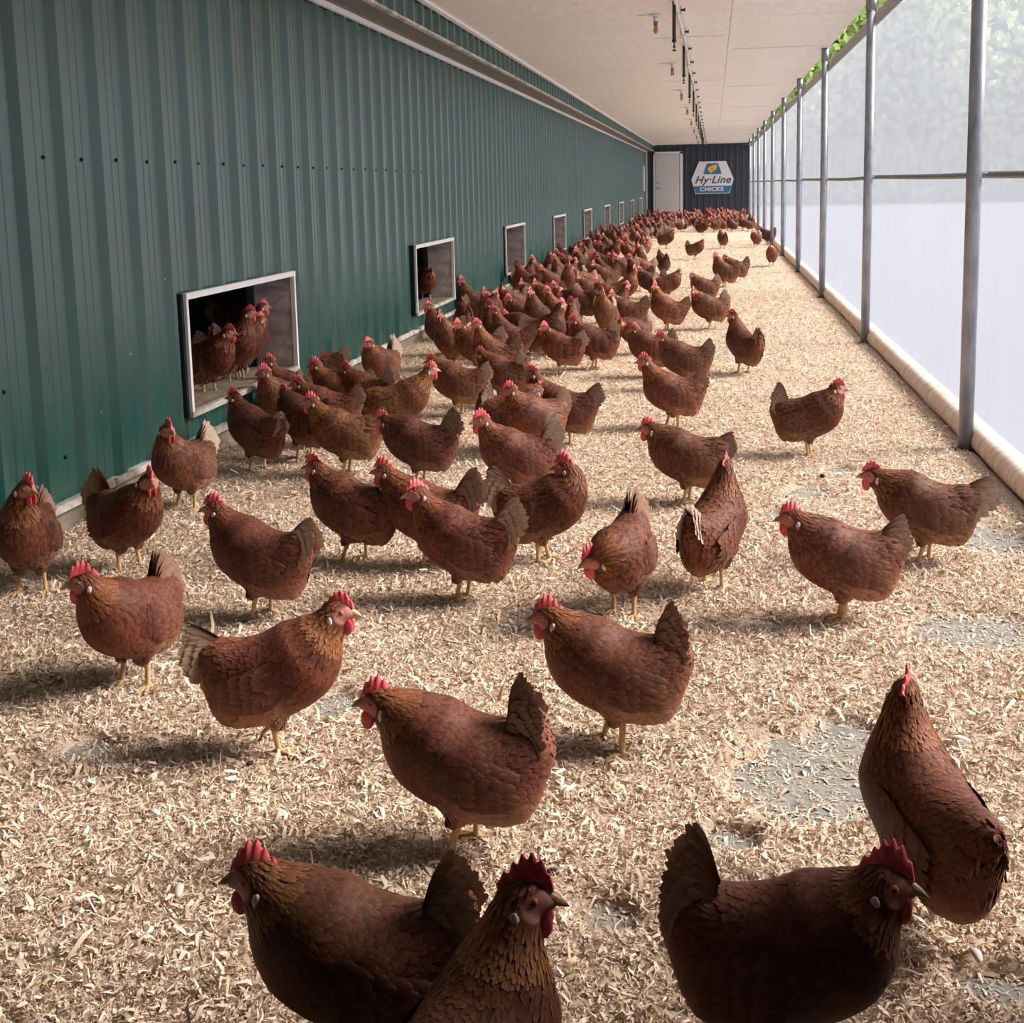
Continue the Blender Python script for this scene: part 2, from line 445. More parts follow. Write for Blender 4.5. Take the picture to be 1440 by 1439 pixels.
mb.build('door_leaf', M_DOOR, dr)
mb = MB(); mb.box((-.55,-.06,-.3), (-.49,0,2.24)); mb.box((.43,-.06,-.3), (.53,0,2.24)); mb.box((-.55,-.06,2.17), (.53,0,2.25)); mb.build('door_frame', M_WHITE, dr)
mb = MB(); mb.tube([(-.39,-.05,.92),(-.39,-.12,.92)], .03, 12); mb.tube([(-.39,-.11,.92),(-.27,-.11,.92)], .014, 8); mb.build('door_handle', M_GALV, dr)
mb = MB(); mb.tube([(-.39,-.05,1.12),(-.39,-.075,1.12)], .035, 12); mb.build('deadbolt', M_GALV, dr)
mb = MB(); mb.box((-.49,-.05,-.25), (.43,0,-.002)); mb.build('threshold', M_CURB, dr)

M_SIGNW = mat('sign_white', srgb(236,238,242), .5); M_SIGNB = mat('sign_blue', srgb(56,120,170), .5)
M_SIGNN = mat('sign_navy', srgb(52,64,96), .5); M_SIGNY = mat('sign_yellow', srgb(250,196,84), .5); M_SIGNO = mat('sign_orange', srgb(240,150,50), .5)
sg = empty('company_sign', (-.03, YF-.01, 1.48)); tag(sg, 'six-sided white and blue poultry company sign on the dark far wall', 'sign')
def plate(name, pts, y, th, mtl, par):
    n = len(pts); mb = MB()
    mb.add([(x, y, z) for x, z in pts]+[(x, y-th, z) for x, z in pts],
           [tuple(range(n)), tuple(range(2*n-1, n-1, -1))]+[(i, n+i, n+(i+1) % n, (i+1) % n) for i in range(n)])
    return mb.build(name, mtl, par)
plate('panel', [(-.49,.60),(.49,.60),(.76,-.03),(.76,-.09),(.62,-.58),(-.62,-.58),(-.76,-.09),(-.76,-.03)], -.03, .02, M_SIGNW, sg)
plate('lower_band', [(-.70,-.30),(.70,-.30),(.60,-.56),(-.60,-.56)], -.051, .004, M_SIGNB, sg)
plate('emblem_field', [(-.20,.53),(.20,.53),(.33,.17),(.29,.13),(-.29,.13),(-.33,.17)], -.051, .004, M_SIGNB, sg)
plate('chick_emblem', [(-.16,.38),(-.10,.40),(-.05,.43),(0,.45),(.06,.47),(.14,.48),(.17,.46),(.16,.40),(.15,.35),(.13,.29),(.06,.25),(0,.22),(-.02,.18),(-.07,.18),(-.10,.22),(-.14,.26),(-.16,.31)], -.056, .004, M_SIGNY, sg)
plate('chick_wing', [(-.08,.33),(-.03,.36),(.05,.36),(.02,.29),(-.04,.27)], -.061, .003, M_SIGNO, sg)
def text(s, name, size, loc, mtl, shear=0, sx=1.0, off=0.0, bold=0.0):
    cu = bpy.data.curves.new(name, 'FONT'); cu.body = s; cu.size = size; cu.shear = shear; cu.extrude = .002; cu.offset = bold
    cu.align_x = 'CENTER'; cu.align_y = 'CENTER'; cu.space_character = 1.05
    o = bpy.data.objects.new(name+'_tmp', cu); COL.objects.link(o)
    dg = bpy.context.evaluated_depsgraph_get(); me = bpy.data.meshes.new_from_object(o.evaluated_get(dg))
    bpy.data.objects.remove(o, do_unlink=True)
    me.materials.clear(); me.materials.append(mtl)
    q = link(name, me, sg); q.location = loc; q.rotation_euler = (PI/2, 0, 0); q.scale = (sx, 1, 1)
    return q
text('Hy·Line', 'brand_lettering', .38, (0, -.056, -.08), M_SIGNN, .35, 1.05, bold=.006)
text('CHICKS', 'lower_lettering', .20, (-.03, -.058, -.42), M_SIGNW, 0, 1.18, bold=.006)

# ------------------------------------------------------------------ curtain side
SCUR = empty('side_curtain', (1.285, 1.0, .1)); tag(SCUR, 'white translucent woven curtain closing the right side behind the poles', 'curtain')
def adopt(o):
    o.parent = SCUR; o.matrix_parent_inverse = Matrix.Translation((-1.285, -1.0, -.1)); return o
def curtain(name, z0, z1, label, seed, belly, segz):
    rs = np.random.RandomState(seed)
    yy = np.arange(2.0, YF, .045); zz = np.linspace(z0, z1, segz)
    Yg, Zg = np.meshgrid(yy, zz, indexing='ij')
    t = (Zg-z0)/(z1-z0)
    X = 1.285+belly*np.sin(PI*t)*.5
    for k in range(9):
        X += (.0035/(1+.2*k))*np.sin(Yg*(1.5+2.3*k)+rs.rand()*6+Zg*rs.uniform(-1.5,1.5))*(1-.4*t)
    X += .006*(1-t)**2*np.sin(Yg*34+3*np.sin(Yg*3))*.5
    n, mm = X.shape
    V = np.stack([X, Yg, Zg], -1).reshape(-1, 3)
    i = np.arange((n-1)*(mm-1)); a = (i//(mm-1))*mm+i % (mm-1)
    F = np.stack([a, a+mm, a+mm+1, a+1], -1)
    return adopt(link(name, mesh_np(name, V, F, [M_CURT], smooth=True)))
curtain('lower_sheet', .10, 1.30, 'lower white translucent sheet of the side curtain, below the grey rail', 1, .02, 14)
curtain('upper_sheet', 1.315, 2.60, 'upper white translucent sheet of the side curtain, above the grey rail', 2, .03, 14)
mb = MB()
mb.box((1.272, 2.0, 2.51), (1.280, YF, 2.615))
adopt(mb.build('hem_band', M_HEM))
mb = MB(); pts = []; y = 2.0; r_ = random.Random(5)
while y < YF: pts.append((1.268, y, 1.312+.004*math.sin(y*.9)-.006*math.sin(max(0,(y-1.9)%3.71)/3.71*PI))); y += .37
mb.tube(pts, .017, 10); adopt(mb.build('rail', M_PIPE))
# rolled tarp at the foot of the curtain
yy = np.arange(2.0, YF, .05); nn = 16; V = []
rs = np.random.RandomState(4)
for y in yy:
    r = .058+.004*math.sin(y*2.1)+.003*math.sin(y*7.7)
    for k in range(nn):
        q = 2*PI*k/nn
        V.append((1.262+r*math.cos(q)*.9, y, .045+r*math.sin(q)*1.1))
V = np.array(V); i = np.arange((len(yy)-1)*nn); a = i//nn*nn; k = i % nn; k2 = (k+1) % nn
tag(link('rolled_tarp', mesh_np('rolled_tarp', V, np.stack([a+k, a+k2, a+nn+k2, a+nn+k], -1), [M_ROLL], smooth=True)), 'long dusty rolled tarp lying along the foot of the curtain', 'tarp')
# poles
PY = [1.93+3.71*k for k in range(12)]
PN = ['nearest', 'nearest in view', 'second', 'third', 'fourth', 'fifth', 'sixth', 'seventh', 'eighth', 'ninth', 'tenth', 'eleventh']
for k, y in enumerate(PY):
    if k == 0: continue
    if y > YF-.3: break
    r = empty('steel_pole', (1.195, y, 0))
    tag(r, ('grey galvanised pole before the white curtain, ' + PN[k]+' from the camera') if k > 1 else 'grey galvanised pole before the curtain, thickest and nearest in view', 'pole', 'poles along the curtain')
    mb = MB(); mb.tube([(0,0,.0),(0,0,ZC)], .034, 20); mb.build('shaft', M_GALV, r)
    mb = MB(); mb.tube([(0,0,2.58),(0,0,ZC)], .041, 20); mb.build('sleeve', M_GALV, r)
    mb = MB(); mb.box((-.055,-.055,-.012), (.055,.055,.008)); mb.build('base_plate', M_BLACK, r)
    mb = MB(); mb.tube([(0,0,1.312),(.07,0,1.312)], .008, 8); mb.build('rail_bracket', M_PIPE, r)
    mb = MB(); mb.box((-.03,-.012,2.66), (.13,.012,2.672)); mb.build('top_bracket', M_GALV, r)
    # cord beside the pole
    mb = MB(); mb.tube([(1.262, y+.30, 2.6), (1.262, y+.31, 1.3), (1.258, y+.34, .12)], .0035, 6)
    adopt(mb.build('cord', M_PIPE))
# rear end, and an added unseen wall blocking sun from the near floor
mb = MB(); mb.box((-2.8, YN-.08, -.05), (1.6, YN, 2.9)); struct(mb.build('wall_near', M_NAVY), 'wall behind the photographer', 'wall')
mb = MB(); mb.box((1.29, YN, -.05), (1.36, 2.0, 2.9)); struct(mb.build('sun_block_right', M_NAVY), 'added out-of-view wall keeping sun off the near floor', 'wall')

# outside: ground toned for curtain brightness, trees seen through the gap and the cloth
mb = MB(); mb.box((1.5, -40, -.25), (60, 110, -.1)); struct(mb.build('ground_outside', M_GROUND), 'ground outside the curtain, toned to set its brightness', 'ground')
def tree(x, y, s, seed, label):
    rs = np.random.RandomState(seed)
    r = empty('leafy_tree', (x, y, -.1)); tag(r, label, 'tree', 'trees outside the curtain')
    mb = MB(); mb.tube([(0,0,0),(.1,0,.8*s),(0,.1,1.6*s)], [.16*s,.12*s,.07*s], 10); mb.build('trunk', M_BARK, r)
    n = 9000
    d = rs.randn(n, 3); d /= np.linalg.norm(d, axis=1)[:, None]
    rr = rs.rand(n)**.33
    c = d*rr[:, None]*np.array([1.3, 1.9, 2.4])*s; c[:, 2] += 2.2*s; c[:, 2] = np.maximum(c[:, 2], .1)
    a = rs.randn(n, 3); a /= np.linalg.norm(a, axis=1)[:, None]; b = np.cross(a, d); b /= np.linalg.norm(b, axis=1)[:, None]+1e-6
    L = .10*s
    V = np.stack([c-a*L, c+b*L*.55, c+a*L, c-b*L*.55], 1).reshape(-1, 3)
    F = np.arange(4*n).reshape(-1, 4)
    me = mesh_np('foliage', V, F, [M_LEAF]); link('foliage', me, r)
NT_ = ['leftmost','second from the left','third from the left','fourth from the left','third from the right','second from the right','rightmost']
rs = np.random.RandomState(8); n = 26000  # leaf mass added to close bright gaps seen through the curtain
c = np.stack([rs.uniform(1.8, 44, n), 72.5+rs.randn(n)*.5, 3.4*rs.rand(n)**.8-.1+.4*np.sin(rs.rand(n)*6)], -1); c[:, 2] = np.maximum(c[:, 2], -.05)
a = rs.randn(n, 3); a /= np.linalg.norm(a, axis=1)[:, None]; b = np.cross(a, np.array([0,1,0.1])); b /= np.linalg.norm(b, axis=1)[:, None]+1e-6
tag(link('hedge', mesh_np('hedge', np.stack([c-a*.28, c+b*.17, c+a*.28, c-b*.17], 1).reshape(-1, 3), np.arange(4*n).reshape(-1, 4), [M_LEAF])), 'added hedge filling bright gaps below the trees, behind the curtain', 'hedge')
for i in range(7):
    tree(5+4.9*i, 76+1.5*(i % 2), 3.6, 20+i, 'light green tree far beyond the curtain, '+NT_[i]+' of the row')

# ------------------------------------------------------------------ lights and mister line on the ceiling
for k in range(9):
    y = 9.94-4.0+4.0*k if k else 5.94
    r = empty('lamp_socket', (-.48, y, ZC)); tag(r, 'unlit bulb in a white ceiling socket, '+WN[k]+' of the row', 'lamp', 'bulbs on the ceiling')
    mb = MB(); mb.tube([(0,0,0),(0,0,-.018)], [.058,.050], 20); mb.tube([(0,0,-.018),(0,0,-.06)], [.022,.019], 16); mb.build('socket', M_WPIPE, r)
    mb = MB(); mb.tube([(0,0,-.055),(0,0,-.10)], [.019,.018], 14); mb.build('bulb_base', M_PIPE, r)
    mb = MB()
    if k % 2: mb.ell((0,0,-.13), (.021,.021,.033), 14, 9)
    else:
        mb.ell((-.011,0,-.125), (.011,.014,.028), 10, 8); mb.ell((.011,0,-.125), (.011,.014,.028), 10, 8)
    mb.build('bulb', M_AMBER, r)
    mb = MB(); mb.tube([(-.05,0,-.006),(-.16,0,-.006)], .0035, 6); mb.build('wire', M_WPIPE, r)
r = empty('mister_line', (-.28, 0, ZC)); tag(r, 'white plastic pipe with black clips running along the ceiling', 'pipe')
pts = [(0.010*math.sin(i*1.7), .5+i*1.36, -.04) for i in range(32) if .5+i*1.36 < YF]
mb = MB(); mb.tube(pts, .015, 10); mb.build('pipe', M_WPIPE, r)
for i in range(30):
    y = 1.41+1.36*i
    if y > YF-1: break
    mb = MB(); mb.tube([(-.02,y,-.004),(-.02,y,-.062),(.02,y,-.062),(.02,y,-.004)], .0035, 6); mb.tube([(.018,y+.01,-.03),(.05,y+.01,-.03)], .009, 8); mb.tube([(.046,y+.01,-.03),(.056,y+.01,-.03)], .016, 10)
    mb.build('clip', M_BLACK, r)
for i in range(11):
    y = 6.2+2.95*i
    r = empty('hanging_mister', (-.30, y, ZC)); tag(r, 'black hanging tube with small nozzle under the white ceiling pipe, number %d from the camera' % (i+1) if False else
        'black mister tube hanging from the ceiling pipe, '+['first','second','third','fourth','fifth','sixth','seventh','eighth','ninth','tenth','last'][i]+' from the camera', 'mister', 'mister tubes on the ceiling')
    mb = MB(); mb.tube([(0,0,-.02),(0,0,-.31)], .014, 12); mb.build('tube', M_BLACK, r)
    mb = MB(); mb.tube([(0,0,-.31),(0,0,-.325),(0,0,-.335)], [.015,.020,.012], 12); mb.build('collar', M_BLACK, r)
    mb = MB(); mb.tube([(0,0,-.33),(0,0,-.37)], .005, 8); mb.tube([(0,0,-.36),(0,0,-.375)], .010, 8); mb.tube([(0,0,-.37),(0,0,-.405)], .004, 8); mb.tube([(-.016,0,-.395),(.016,0,-.395)], .005, 8); mb.build('nozzle', M_BLACK, r)
# tall pale strip and vent panel far down the green wall
mb = MB(); mb.box((XL-.01, 41.05, 1.05), (XL+.035, 41.5, 1.95)); tag(mb.build('wall_panel', M_WHITE), 'tall narrow white panel far down the green wall', 'panel')

# ------------------------------------------------------------------ floor and shavings
mb = MB(); mb.box((-2.6, YN, -.10), (1.45, YF+.1, -.016)); struct(mb.build('floor', M_CONC), 'grey concrete floor under the shavings', 'floor')
PATCH = PATCHES
_rs = np.random.RandomState(11)
_ph = _rs.rand(14, 4)*6.28; _fr = np.concatenate([_rs.uniform(1, 4, (5, 2)), _rs.uniform(5, 16, (9, 2))])
def nz2(x, y):
    s = 0
    for k in range(14):
        a = 1/(1+.28*k)
        s = s+a*np.sin(_fr[k,0]*x*np.cos(_ph[k,0])+_fr[k,1]*y*np.sin(_ph[k,0])*1.3+_ph[k,1]+1.3*np.sin(_fr[k,1]*x*.6+_ph[k,2]))
    return s/4.2
def bare(x, y):
    b = np.zeros_like(x)
    n = nz2(x*2.1+3, y*2.1)
    for (px, py, rx, ry) in PATCH:
        d = ((x-px)/rx)**2+((y-py)/ry)**2
        b = np.maximum(b, np.clip(1.25-d+.75*n, 0, 1))
    return b
def litter_h(x, y):
    return .003+.006*nz2(x, y)+.003*nz2(x*3.1+7, y*3.1)-.034*bare(x, y)
def grid_sheet(x0, x1, y0, y1, st):
    xs = np.arange(x0, x1+st*.5, st); ys = np.arange(y0, y1+st*.5, st)
    X, Y = np.meshgrid(xs, ys, indexing='ij')
    n, mm = X.shape
    V = np.stack([X, Y, litter_h(X, Y)], -1).reshape(-1, 3)
    i = np.arange((n-1)*(mm-1)); a = (i//(mm-1))*mm+i % (mm-1)
    return V, np.stack([a, a+mm, a+mm+1, a+1], -1)
def m_litter():
    mt = mat('wood_shavings_bed', srgb(214,184,150), .9, 0, .2); t = NT(mt)
    v = t.coord((1,1,1))
    vo = t.n('ShaderNodeTexVoronoi'); vo.inputs['Scale'].default_value = 85; t.l(v, vo.inputs['Vector'])
    n1 = t.noise(v, 130, 5, .7, 1.2); n2 = t.noise(v, 3.5, 5, .6); n3 = t.noise(v, 38, 6, .7, 1.0)
    c = t.ramp(n1, [(.33, LIT_D), (.47, LIT_M), (.66, LIT_L)])  # brown end of the ramp paints the shadowed gaps between shavings
    c = t.mix(t.ramp(n3, [(.38,(0,0,0)),(.62,(.5,.5,.5))]), c, LIT_L)
    c = t.mix(t.ramp(n2, [(.35,(0,0,0)),(.75,(.45,.45,.45))]), c, LIT_M)
    t.base(c); h = t.n('ShaderNodeMath', operation='ADD'); t.l(n1, h.inputs[0]); t.l(n3, h.inputs[1])
    t.bump(h.outputs[0], .8, .012); return mt
def m_chip():
    mt = mat('wood_shaving_curl', srgb(226,196,160), .75, 0, .25); t = NT(mt)
    a = t.n('ShaderNodeAttribute', attribute_name='Col'); t.base(a.outputs['Color']); return mt
M_LIT = m_litter(); M_CHIP = m_chip()
V1, F1 = grid_sheet(-2.5, 1.22, .6, 6.6, .02); V2, F2 = grid_sheet(-2.5, 1.22, 6.6, 43.0, .12)
V = np.concatenate([V1, V2]); F = np.concatenate([F1, F2+len(V1)])
lit = link('shavings_bed', mesh_np('shavings_bed', V, F, [M_LIT], smooth=True)); tag(lit, 'deep bed of pale wood shavings covering the floor', 'wood shavings', kind='stuff')
def chips(n, y0, y1, seed, size):
    rs = np.random.RandomState(seed)
    y = y0+(y1-y0)*rs.rand(n); 
    xl = np.maximum(-2.49, -.56*y-1.0); xr = np.minimum(1.19, .27*y+.65)
    x = xl+(xr-xl)*rs.rand(n)
    b = bare(x, y); keep = rs.rand(n) > b*.72
    x, y, b = x[keep], y[keep], b[keep]; n = len(x)
    L = size*rs.lognormal(0, .5, n); W = L*rs.choice([.10,.16,.24,.42], n, p=[.35,.33,.22,.10])*rs.uniform(.8,1.3,n); W = np.clip(W, .0012, .009)
    yaw = rs.rand(n)*6.28; pit = rs.randn(n)*.42*(1-b*.7); rol = rs.randn(n)*.6*(1-b*.7)
    curl = L*rs.uniform(-.3, .5, n)
    z = np.maximum(litter_h(x, y), -.0155)+rs.rand(n)**1.5*.009*(1-.85*b)+.001
    t = np.stack([np.cos(yaw)*np.cos(pit), np.sin(yaw)*np.cos(pit), np.sin(pit)], -1)
    s = np.stack([-np.sin(yaw)*np.cos(rol), np.cos(yaw)*np.cos(rol), np.sin(rol)], -1)
    nn = np.cross(t, s)
    c = np.stack([x, y, z], -1)
    rows = []
    bend = rs.uniform(-.5, .5, n)
    for u, wv, cz in ((-.5, .65, 0.), (0., 1., 1.), (.5, .5, 0.)):
        p = c+t*(L*u)[:, None]+nn*(curl*(cz-.5))[:, None]+s*(bend*L*(u*u-.1))[:, None]
        rows += [p-s*(W*wv*.5)[:, None], p+s*(W*wv*.5)[:, None]]
    V = np.stack(rows, 1); dz = V[:, :, 2].min(1)-(np.maximum(litter_h(x, y), -.0158)-.004); V[:, :, 2] -= np.minimum(dz, 0)[:, None]
    V = V.reshape(-1, 3); k = np.arange(n)[:, None]*6
    F = np.concatenate([k+np.array([[0,1,3,2]]), k+np.array([[2,3,5,4]])])
    tone = np.clip(rs.normal(.62, .26, n), 0, 1)[:, None]
    cA, cB, cC = np.array(CHIP_D), np.array(CHIP_M), np.array(CHIP_L)
    cc = np.where(tone < .5, cA+(cB-cA)*tone*2, cB+(cC-cB)*(tone*2-1))
    return V, F, np.repeat(cc, 6, axis=0)
parts = [chips(CHN[0], 1.0, 2.4, 31, .0115), chips(CHN[1], 2.4, 4.2, 32, .012), chips(CHN[2], 4.2, 7.0, 33, .014), chips(CHN[3], 7.0, 14.0, 34, .018), chips(CHN[4], 1.2, 5.0, 35, .020), chips(CHN[5], 14.0, 26.0, 36, .022)]
Vs, Fs, Cs, off = [], [], [], 0
for V, F, c in parts: Vs.append(V); Fs.append(F+off); Cs.append(c); off += len(V)
ch = link('loose_shavings', mesh_np('loose_shavings', np.concatenate(Vs), np.concatenate(Fs), [M_CHIP], col=np.concatenate(Cs)))
tag(ch, 'loose curled wood shavings scattered over the bed', 'wood shavings', kind='stuff')

# small things lying on the shavings
M_DROP = mat('dark_dropping', srgb(44,34,30), .8)
M_FEA = mat('loose_feather_vane', srgb(222,208,200), .8)
def lump(x, y, r, lab, seed):
    rs = np.random.RandomState(seed); mb = MB()
    for k in range(3): mb.ell((rs.uniform(-.6,.6)*r, rs.uniform(-.6,.6)*r, r*.45), (r*rs.uniform(.5,.9), r*rs.uniform(.4,.7), r*.5), 10, 7)
    o = mb.build('dropping', M_DROP); o.location = (x, y, .010); tag(o, lab, 'dropping', 'droppings on the shavings')
lump(-1.035, 2.295, .009, 'small black dropping on the shavings left of the big bare floor patch, front left', 1)
lump(.475, 5.02, .016, 'dark dropping on the shavings below the dark hen standing alone', 2)
lump(-.30, 1.98, .009, 'black dropping right of the feet of the hen with upright tail', 3)
lump(.70, 5.2, .012, 'dark dropping between the dark lone hen and the nearest pole', 4)
def feather(x, y, L, ang, lab):
    rs = np.random.RandomState(int(L*9000)); V = []; n = 9
    for i in range(n):
        u = i/(n-1); w = L*.22*math.sin(PI*min(1, u*.9+.08))**.7; z = .006*math.sin(PI*u)
        V += [(-w, L*u, z-.001), (0, L*u, z+.002), (w, L*u, z-.001)]
    F = [[r*3+j, r*3+j+1, (r+1)*3+j+1, (r+1)*3+j] for r in range(n-1) for j in (0,1)]
    o = link('loose_feather', mesh_np('loose_feather', np.array(V), np.array(F), [M_FEA], smooth=True)); so = o.modifiers.new('s', 'SOLIDIFY'); so.thickness = .0006
    o.location = (x, y, .014); o.rotation_euler = (0, 0, rad(ang)); tag(o, lab, 'feather', 'loose feathers on the shavings')
feather(-0.973, 1.804, 0.045, 20, 'pale feather on the shavings left of the bottom-left dark hen')
feather(-1.140, 2.062, 0.035, 70, 'small pale feather below the dark full-breasted hen, front left')
feather(-0.317, 2.258, 0.035, -40, 'small white feather right of the hen with upright tail')
feather(0.586, 2.612, 0.050, 80, 'flat pale feather near the right edge beside the raised-neck hen')
feather(0.436, 1.827, 0.040, 10, 'pale feather in the bottom right corner')

# ==================================================================== HENS
def m_plumage():
    mt = mat('hen_plumage', (.2,.06,.03), .60, 0, .25); t = NT(mt)
    a = t.n('ShaderNodeAttribute', attribute_name='Col')
    v = t.coord((1,1,1)); n1 = t.noise(v, 260, 4, .6); n2 = t.noise(v, 22, 3)
    c = t.mix(t.ramp(n1, [(.3,(.25,.25,.25)),(.7,(0,0,0))]), a.outputs['Color'], (.03,.012,.008))
    t.base(c); t.b.inputs['Sheen Weight'].default_value = .04; t.b.inputs['Sheen Roughness'].default_value = .5
    t.b.inputs['Sheen Tint'].default_value = (1,.75,.6,1)
    t.bump(n1, .25, .002); return mt
M_PLUM = m_plumage()
M_LEG = mat('hen_leg_skin', srgb(206,162,92), .55)
t_ = NT(M_LEG); t_.base(t_.ramp(t_.noise(t_.coord(), 120, 4), [(.3, srgb(184,146,96)), (.7, srgb(220,188,134))])); t_.bump(t_.noise(t_.coord((1,1,3)), 200, 2), .4, .002)
M_CLAW = mat('hen_claw', srgb(92,70,54), .4)
M_COMB = mat('hen_comb_skin', srgb(216,62,70), .45)
t_ = NT(M_COMB); t_.base(t_.ramp(t_.noise(t_.coord(), 90, 4), [(.3, srgb(206,58,72)), (.7, srgb(240,112,118))])); t_.b.inputs['Subsurface Weight'].default_value = .0; t_.bump(t_.noise(t_.coord(), 420, 2), .3, .001)
M_LOBE = mat('hen_earlobe_skin', srgb(226,198,196), .5)
M_BEAK = mat('hen_beak_horn', srgb(176,132,96), .35)
t_ = NT(M_BEAK); t_.base(t_.ramp(t_.noise(t_.coord(), 60, 3), [(.35, srgb(140,96,68)), (.65, srgb(206,168,128))]))
M_EYE = mat('hen_eye_amber', srgb(196,110,40), .08)
M_PUPIL = mat('hen_eye_pupil', (.006,.005,.005), .05)

def sm(a, b, x): t = np.clip((x-a)/(b-a), 0, 1); return t*t*(3-2*t)
def rotz(a): c, s = math.cos(a), math.sin(a); return np.array([[c,-s,0],[s,c,0],[0,0,1.]])
def roty(a): c, s = math.cos(a), math.sin(a); return np.array([[c,0,s],[0,1,0],[-s,0,c]])   # +a tips the front down
def nrm(v): return v/(np.linalg.norm(v, axis=-1, keepdims=True)+1e-12)

POSE = dict(hd=(.135,0,.330), nk=(.120,0,.285), hyaw=0, hpitch=0, bp=4, tail=58, tlen=.10, white=.25, fat=1.0, fl=(.012,.035), fr=(-.012,-.035), lift=None, comb=1.0, bh=-.008, tw=1.0)

class Hen:
    def __init__(s, seed, h, nfeath, tint, **kw):
        s.p = dict(POSE); s.p.update(kw); s.rs = np.random.RandomState(seed); s.h = h; s.nf = nfeath
        s.tint = tint; s.ph = s.rs.rand(3)*6.28
        p = s.p
        s.B = roty(-rad(p['bp']))                     # body pitch, breast up
        s.piv = np.array([0, 0, .16+p['bh']])
        s.hd = np.array(p['hd'], float)-np.array([.006,0,.010]); s.H1 = rotz(rad(p['hyaw'])) @ roty(rad(p['hpitch'])); s.hs = 1.32; s.HR = s.H1*s.hs
        s.neck0 = s.bodypt((.070, 0, .250)); s.neckm = np.array(p['nk'], float)
        s.prims()
    def bodypt(s, q): return s.B @ (np.array(q, float)+np.array([0,0,s.p['bh']])-s.piv)+s.piv
    def prims(s):
        p = s.p; f = p['fat']; P = []
        def E(c, r, R, k): P.append(('e', np.array(c), np.array(r), R, k))
        def C(a, b, ra, rb, k): P.append(('c', np.array(a), np.array(b), ra, rb, k))
        B = s.B
        E(s.bodypt((-.012,0,.196)), (.118,.083*f,.098*f), B, .01)
        E(s.bodypt((.076,0,.224)), (.076,.069*f,.082), B, .05)
        E(s.bodypt((-.082,0,.160)), (.072,.070*f,.078*f), B, .035)
        E(s.bodypt((-.116,0,.234)), (.058,.048,.056), B, .04)
        e = rad(p['tail'])
        tb = np.array([-.134,0,.262]); td = np.array([-math.cos(e),0,math.sin(e)])
        C(s.bodypt(tb-.01*td), s.bodypt(tb+.045*td), .030, .010, .03)
        # neck as a bezier chain
        n0, n1, n2 = s.neck0, s.neckm, s.hd
        s.nk = []
        for i in range(7):
            u = i/6; s.nk.append(((1-u)**2*n0+2*u*(1-u)*n1+u*u*n2))
        rr = [.068,.056,.045,.037,.031,.0265,.0220]
        for i in range(6): C(s.nk[i], s.nk[i+1], rr[i], rr[i+1], .022 if i else .05)
        s.nk = np.array(s.nk); s.nr = np.array(rr)
        E(s.hd+s.HR @ np.array([.003,0,.001]), (.0265*s.hs,.0170*s.hs,.0190*s.hs), s.H1, .008)
        C(s.hd+s.HR @ np.array([.014,0,-.003]), s.hd+s.HR @ np.array([.028,0,-.004]), .0135*s.hs, .0075*s.hs, .010)
        for sg, (fx, fy) in ((1, p['fl']), (-1, p['fr'])):
            a = s.bodypt((-.02, .038*sg, .150)); b = np.array([fx*.35+.004, .034*sg, .088+p['bh']*.7])
            C(a, b, .042, .0165, .02)
        s.P = P
    def sdf(s, X):
        d = None
        for q in s.P:
            if q[0] == 'e':
                _, c, r, R, k = q
                L = (X-c) @ R; k0 = np.linalg.norm(L/r, axis=-1); k1 = np.linalg.norm(L/(r*r), axis=-1)+1e-9
                e = k0*(k0-1)/k1
            else:
                _, a, b, ra, rb, k = q
                ab = b-a; t = np.clip(((X-a) @ ab)/(ab @ ab), 0, 1)
                e = np.linalg.norm(X-(a+t[..., None]*ab), axis=-1)-(ra+(rb-ra)*t)
            if d is None: d = e
            else:
                hh = np.clip(.5+.5*(d-e)/k, 0, 1); d = d*(1-hh)+e*hh-k*hh*(1-hh)
        return d
    def grid(s):
        lo = np.array([-.26,-.12,.03]); hi = np.array([.28,.12,.47])
        pts = np.array([s.hd-.05, s.hd+.05]); lo = np.minimum(lo, pts.min(0)); hi = np.maximum(np.array([.20,.12,.36]), pts.max(0))
        s.lo = lo; n = np.ceil((hi-lo)/s.h).astype(int)+1
        ax = [lo[i]+s.h*np.arange(n[i]) for i in range(3)]
        G = np.stack(np.meshgrid(*ax, indexing='ij'), -1)
        s.G = s.sdf(G)
    def tri(s, X):
        g = (X-s.lo)/s.h; n = np.array(s.G.shape)
        i = np.clip(np.floor(g).astype(int), 0, n-2); f = g-i
        r = 0
        for dx in (0,1):
            for dy in (0,1):
                for dz in (0,1):
                    w = (f[:,0] if dx else 1-f[:,0])*(f[:,1] if dy else 1-f[:,1])*(f[:,2] if dz else 1-f[:,2])
                    r = r+w*s.G[i[:,0]+dx, i[:,1]+dy, i[:,2]+dz]
        return r
    def grad(s, X):
        e = s.h*.7; g = []
        for a in range(3):
            d = np.zeros(3); d[a] = e; g.append(s.tri(X+d)-s.tri(X-d))
        return nrm(np.stack(g, -1))
    def push(s, X, off, it=3):
        for _ in range(it):
            X = X+(off-s.tri(X))[:, None]*s.grad(X)
        return X
